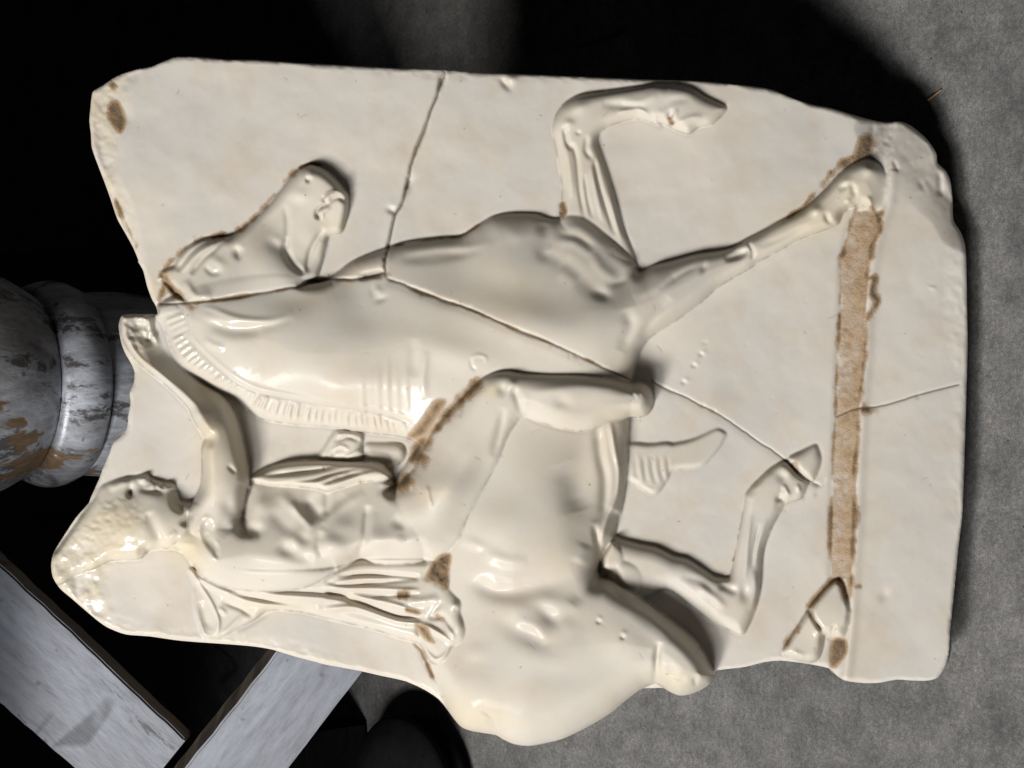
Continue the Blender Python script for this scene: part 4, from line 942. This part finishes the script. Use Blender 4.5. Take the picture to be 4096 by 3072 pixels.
# grey painted brace boards
def board(face, p, n, thick, parent, name='board'):
    """face: four carved-unit corners on the plane (p, n); thickness goes away from the camera"""
    q = [hit(x, y, p, n) for x, y in face]
    ex = (q[1] - q[0]).normalized(); nn = n.normalized()
    if nn.dot(CAMP - p) < 0: nn = -nn
    ey = nn.cross(ex)
    o3 = Matrix((ex, ey, nn)).transposed()
    c = sum(q, Vector()) / 4
    bm = bmesh.new()
    inv = o3.inverted()
    f = [bm.verts.new(inv @ (v - c)) for v in q]
    bk = [bm.verts.new(inv @ (v - c) - Vector((0, 0, thick))) for v in q]
    fl = [bm.faces.new(f), bm.faces.new(bk[::-1])]
    for k in range(4): fl.append(bm.faces.new((f[k], bk[k], bk[(k + 1) % 4], f[(k + 1) % 4])))
    bmesh.ops.recalc_face_normals(bm, faces=bm.faces[:])
    for k, x in enumerate(fl): x.material_index = 0 if k == 0 else 1
    bmesh.ops.bevel(bm, geom=bm.edges[:], offset=0.0014, segments=2, affect='EDGES')
    bm.normal_update()
    for x in bm.faces: x.material_index = 0 if x.normal.z > 0.25 else 1
    bmesh.ops.subdivide_edges(bm, edges=[e for e in bm.edges if e.calc_length() > 0.1], cuts=36, use_grid_fill=True)
    for v in bm.verts:          # hand-planed edges
        v.co.y += 0.00022 * math.sin(v.co.x * 61 + v.co.z * 40) + 0.00018 * math.sin(v.co.x * 233 + 1.3) + 0.00016 * math.sin(v.co.x * 541)
    o = mesh_obj(name, bm, M_BOARD, parent)
    o.data.materials.append(M_EDGE)
    o.matrix_world = Matrix.Translation(c) @ o3.to_4x4()
    return o
trestle = bpy.data.objects.new('wooden_brace', None)
COL.objects.link(trestle)
tag(trestle, 'pair of scuffed grey painted boards meeting in a V, below the plaque', 'wooden brace')
P1 = CEN - N * 0.062
b1 = P('G -900,-450 1175,1515 801,1977 -900,518')
b2 = P('G 1195,1659 1752,958 2400,145 2900,300 2212,1190 1850,1659 1200,2500 540,2485')
n2 = (N + U * 0.10 - V * 0.115).normalized()
board([b1[0], b1[1], b1[2], b1[3]], P1, N, 0.022, trestle)
board([tuple(P('G 540,2485')[0]), tuple(P('G 2400,145')[0]), tuple(P('G 3040,125')[0]), tuple(P('G 1180,2520')[0])], P1 + N * 0.004, n2, 0.045, trestle)

# dark rail behind the leg
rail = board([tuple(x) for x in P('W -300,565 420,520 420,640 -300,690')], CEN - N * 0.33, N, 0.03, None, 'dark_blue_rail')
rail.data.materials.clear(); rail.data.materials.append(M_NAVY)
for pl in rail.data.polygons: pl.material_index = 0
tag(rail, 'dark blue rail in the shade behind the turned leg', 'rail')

# things in the shade below the plaque
def floor_at(vx, vy): return hit(vx, vy, FLOORP, UP)
fp = floor_at(348, 772)
bm = bmesh.new()
bmesh.ops.create_cube(bm, size=1.0, matrix=Matrix.Translation((0, 0, 0.035)) @ Matrix.Diagonal((0.10, 0.075, 0.07, 1)))
bmesh.ops.bevel(bm, geom=bm.edges[:], offset=0.004, segments=2, affect='EDGES')
blk = mesh_obj('dark_wooden_block', bm, M_BLACK)
blk.location = fp; blk.rotation_euler = (0, 0, 0.1)
tag(blk, 'dark wooden block on the floor beside the grey boards', 'wooden block')
wp = floor_at(432, 790)
bm = lathe(arcp(0.05, 0.0, 0.058, 0.02, 0.012) + arcp(0.06, 0.022, 0.05, 0.045, 0.012) + [(0.03, 0.047), (0.028, 0.035)])
whl = mesh_obj('black_wheel', bm, M_BLACK, None, True)
whl.location = wp
tag(whl, 'round black wheel lying in the shadow below the carved rump', 'wheel')
sp = floor_at(936, 95)
bm = bmesh.new()
bmesh.ops.create_cone(bm, cap_ends=True, segments=6, radius1=0.0009, radius2=0.0004, depth=0.011)
M_SPLINT = paint_material('orange_wood', (0.42, 0.22, 0.10), (0.33, 0.16, 0.07), (0.4, 0.25, 0.1), (1, 1, 1), 0.8, 0.8, 0.7)
spl = mesh_obj('wood_splinter', bm, M_SPLINT)
spl.location = sp + Vector((0, 0, 0.0012)); spl.rotation_euler = (math.radians(90), 0, math.radians(28))
tag(spl, 'tiny orange wood splinter on the concrete beyond the broken corner', 'splinter')

print('sculpt ok', OWNERS, len(QUADS))
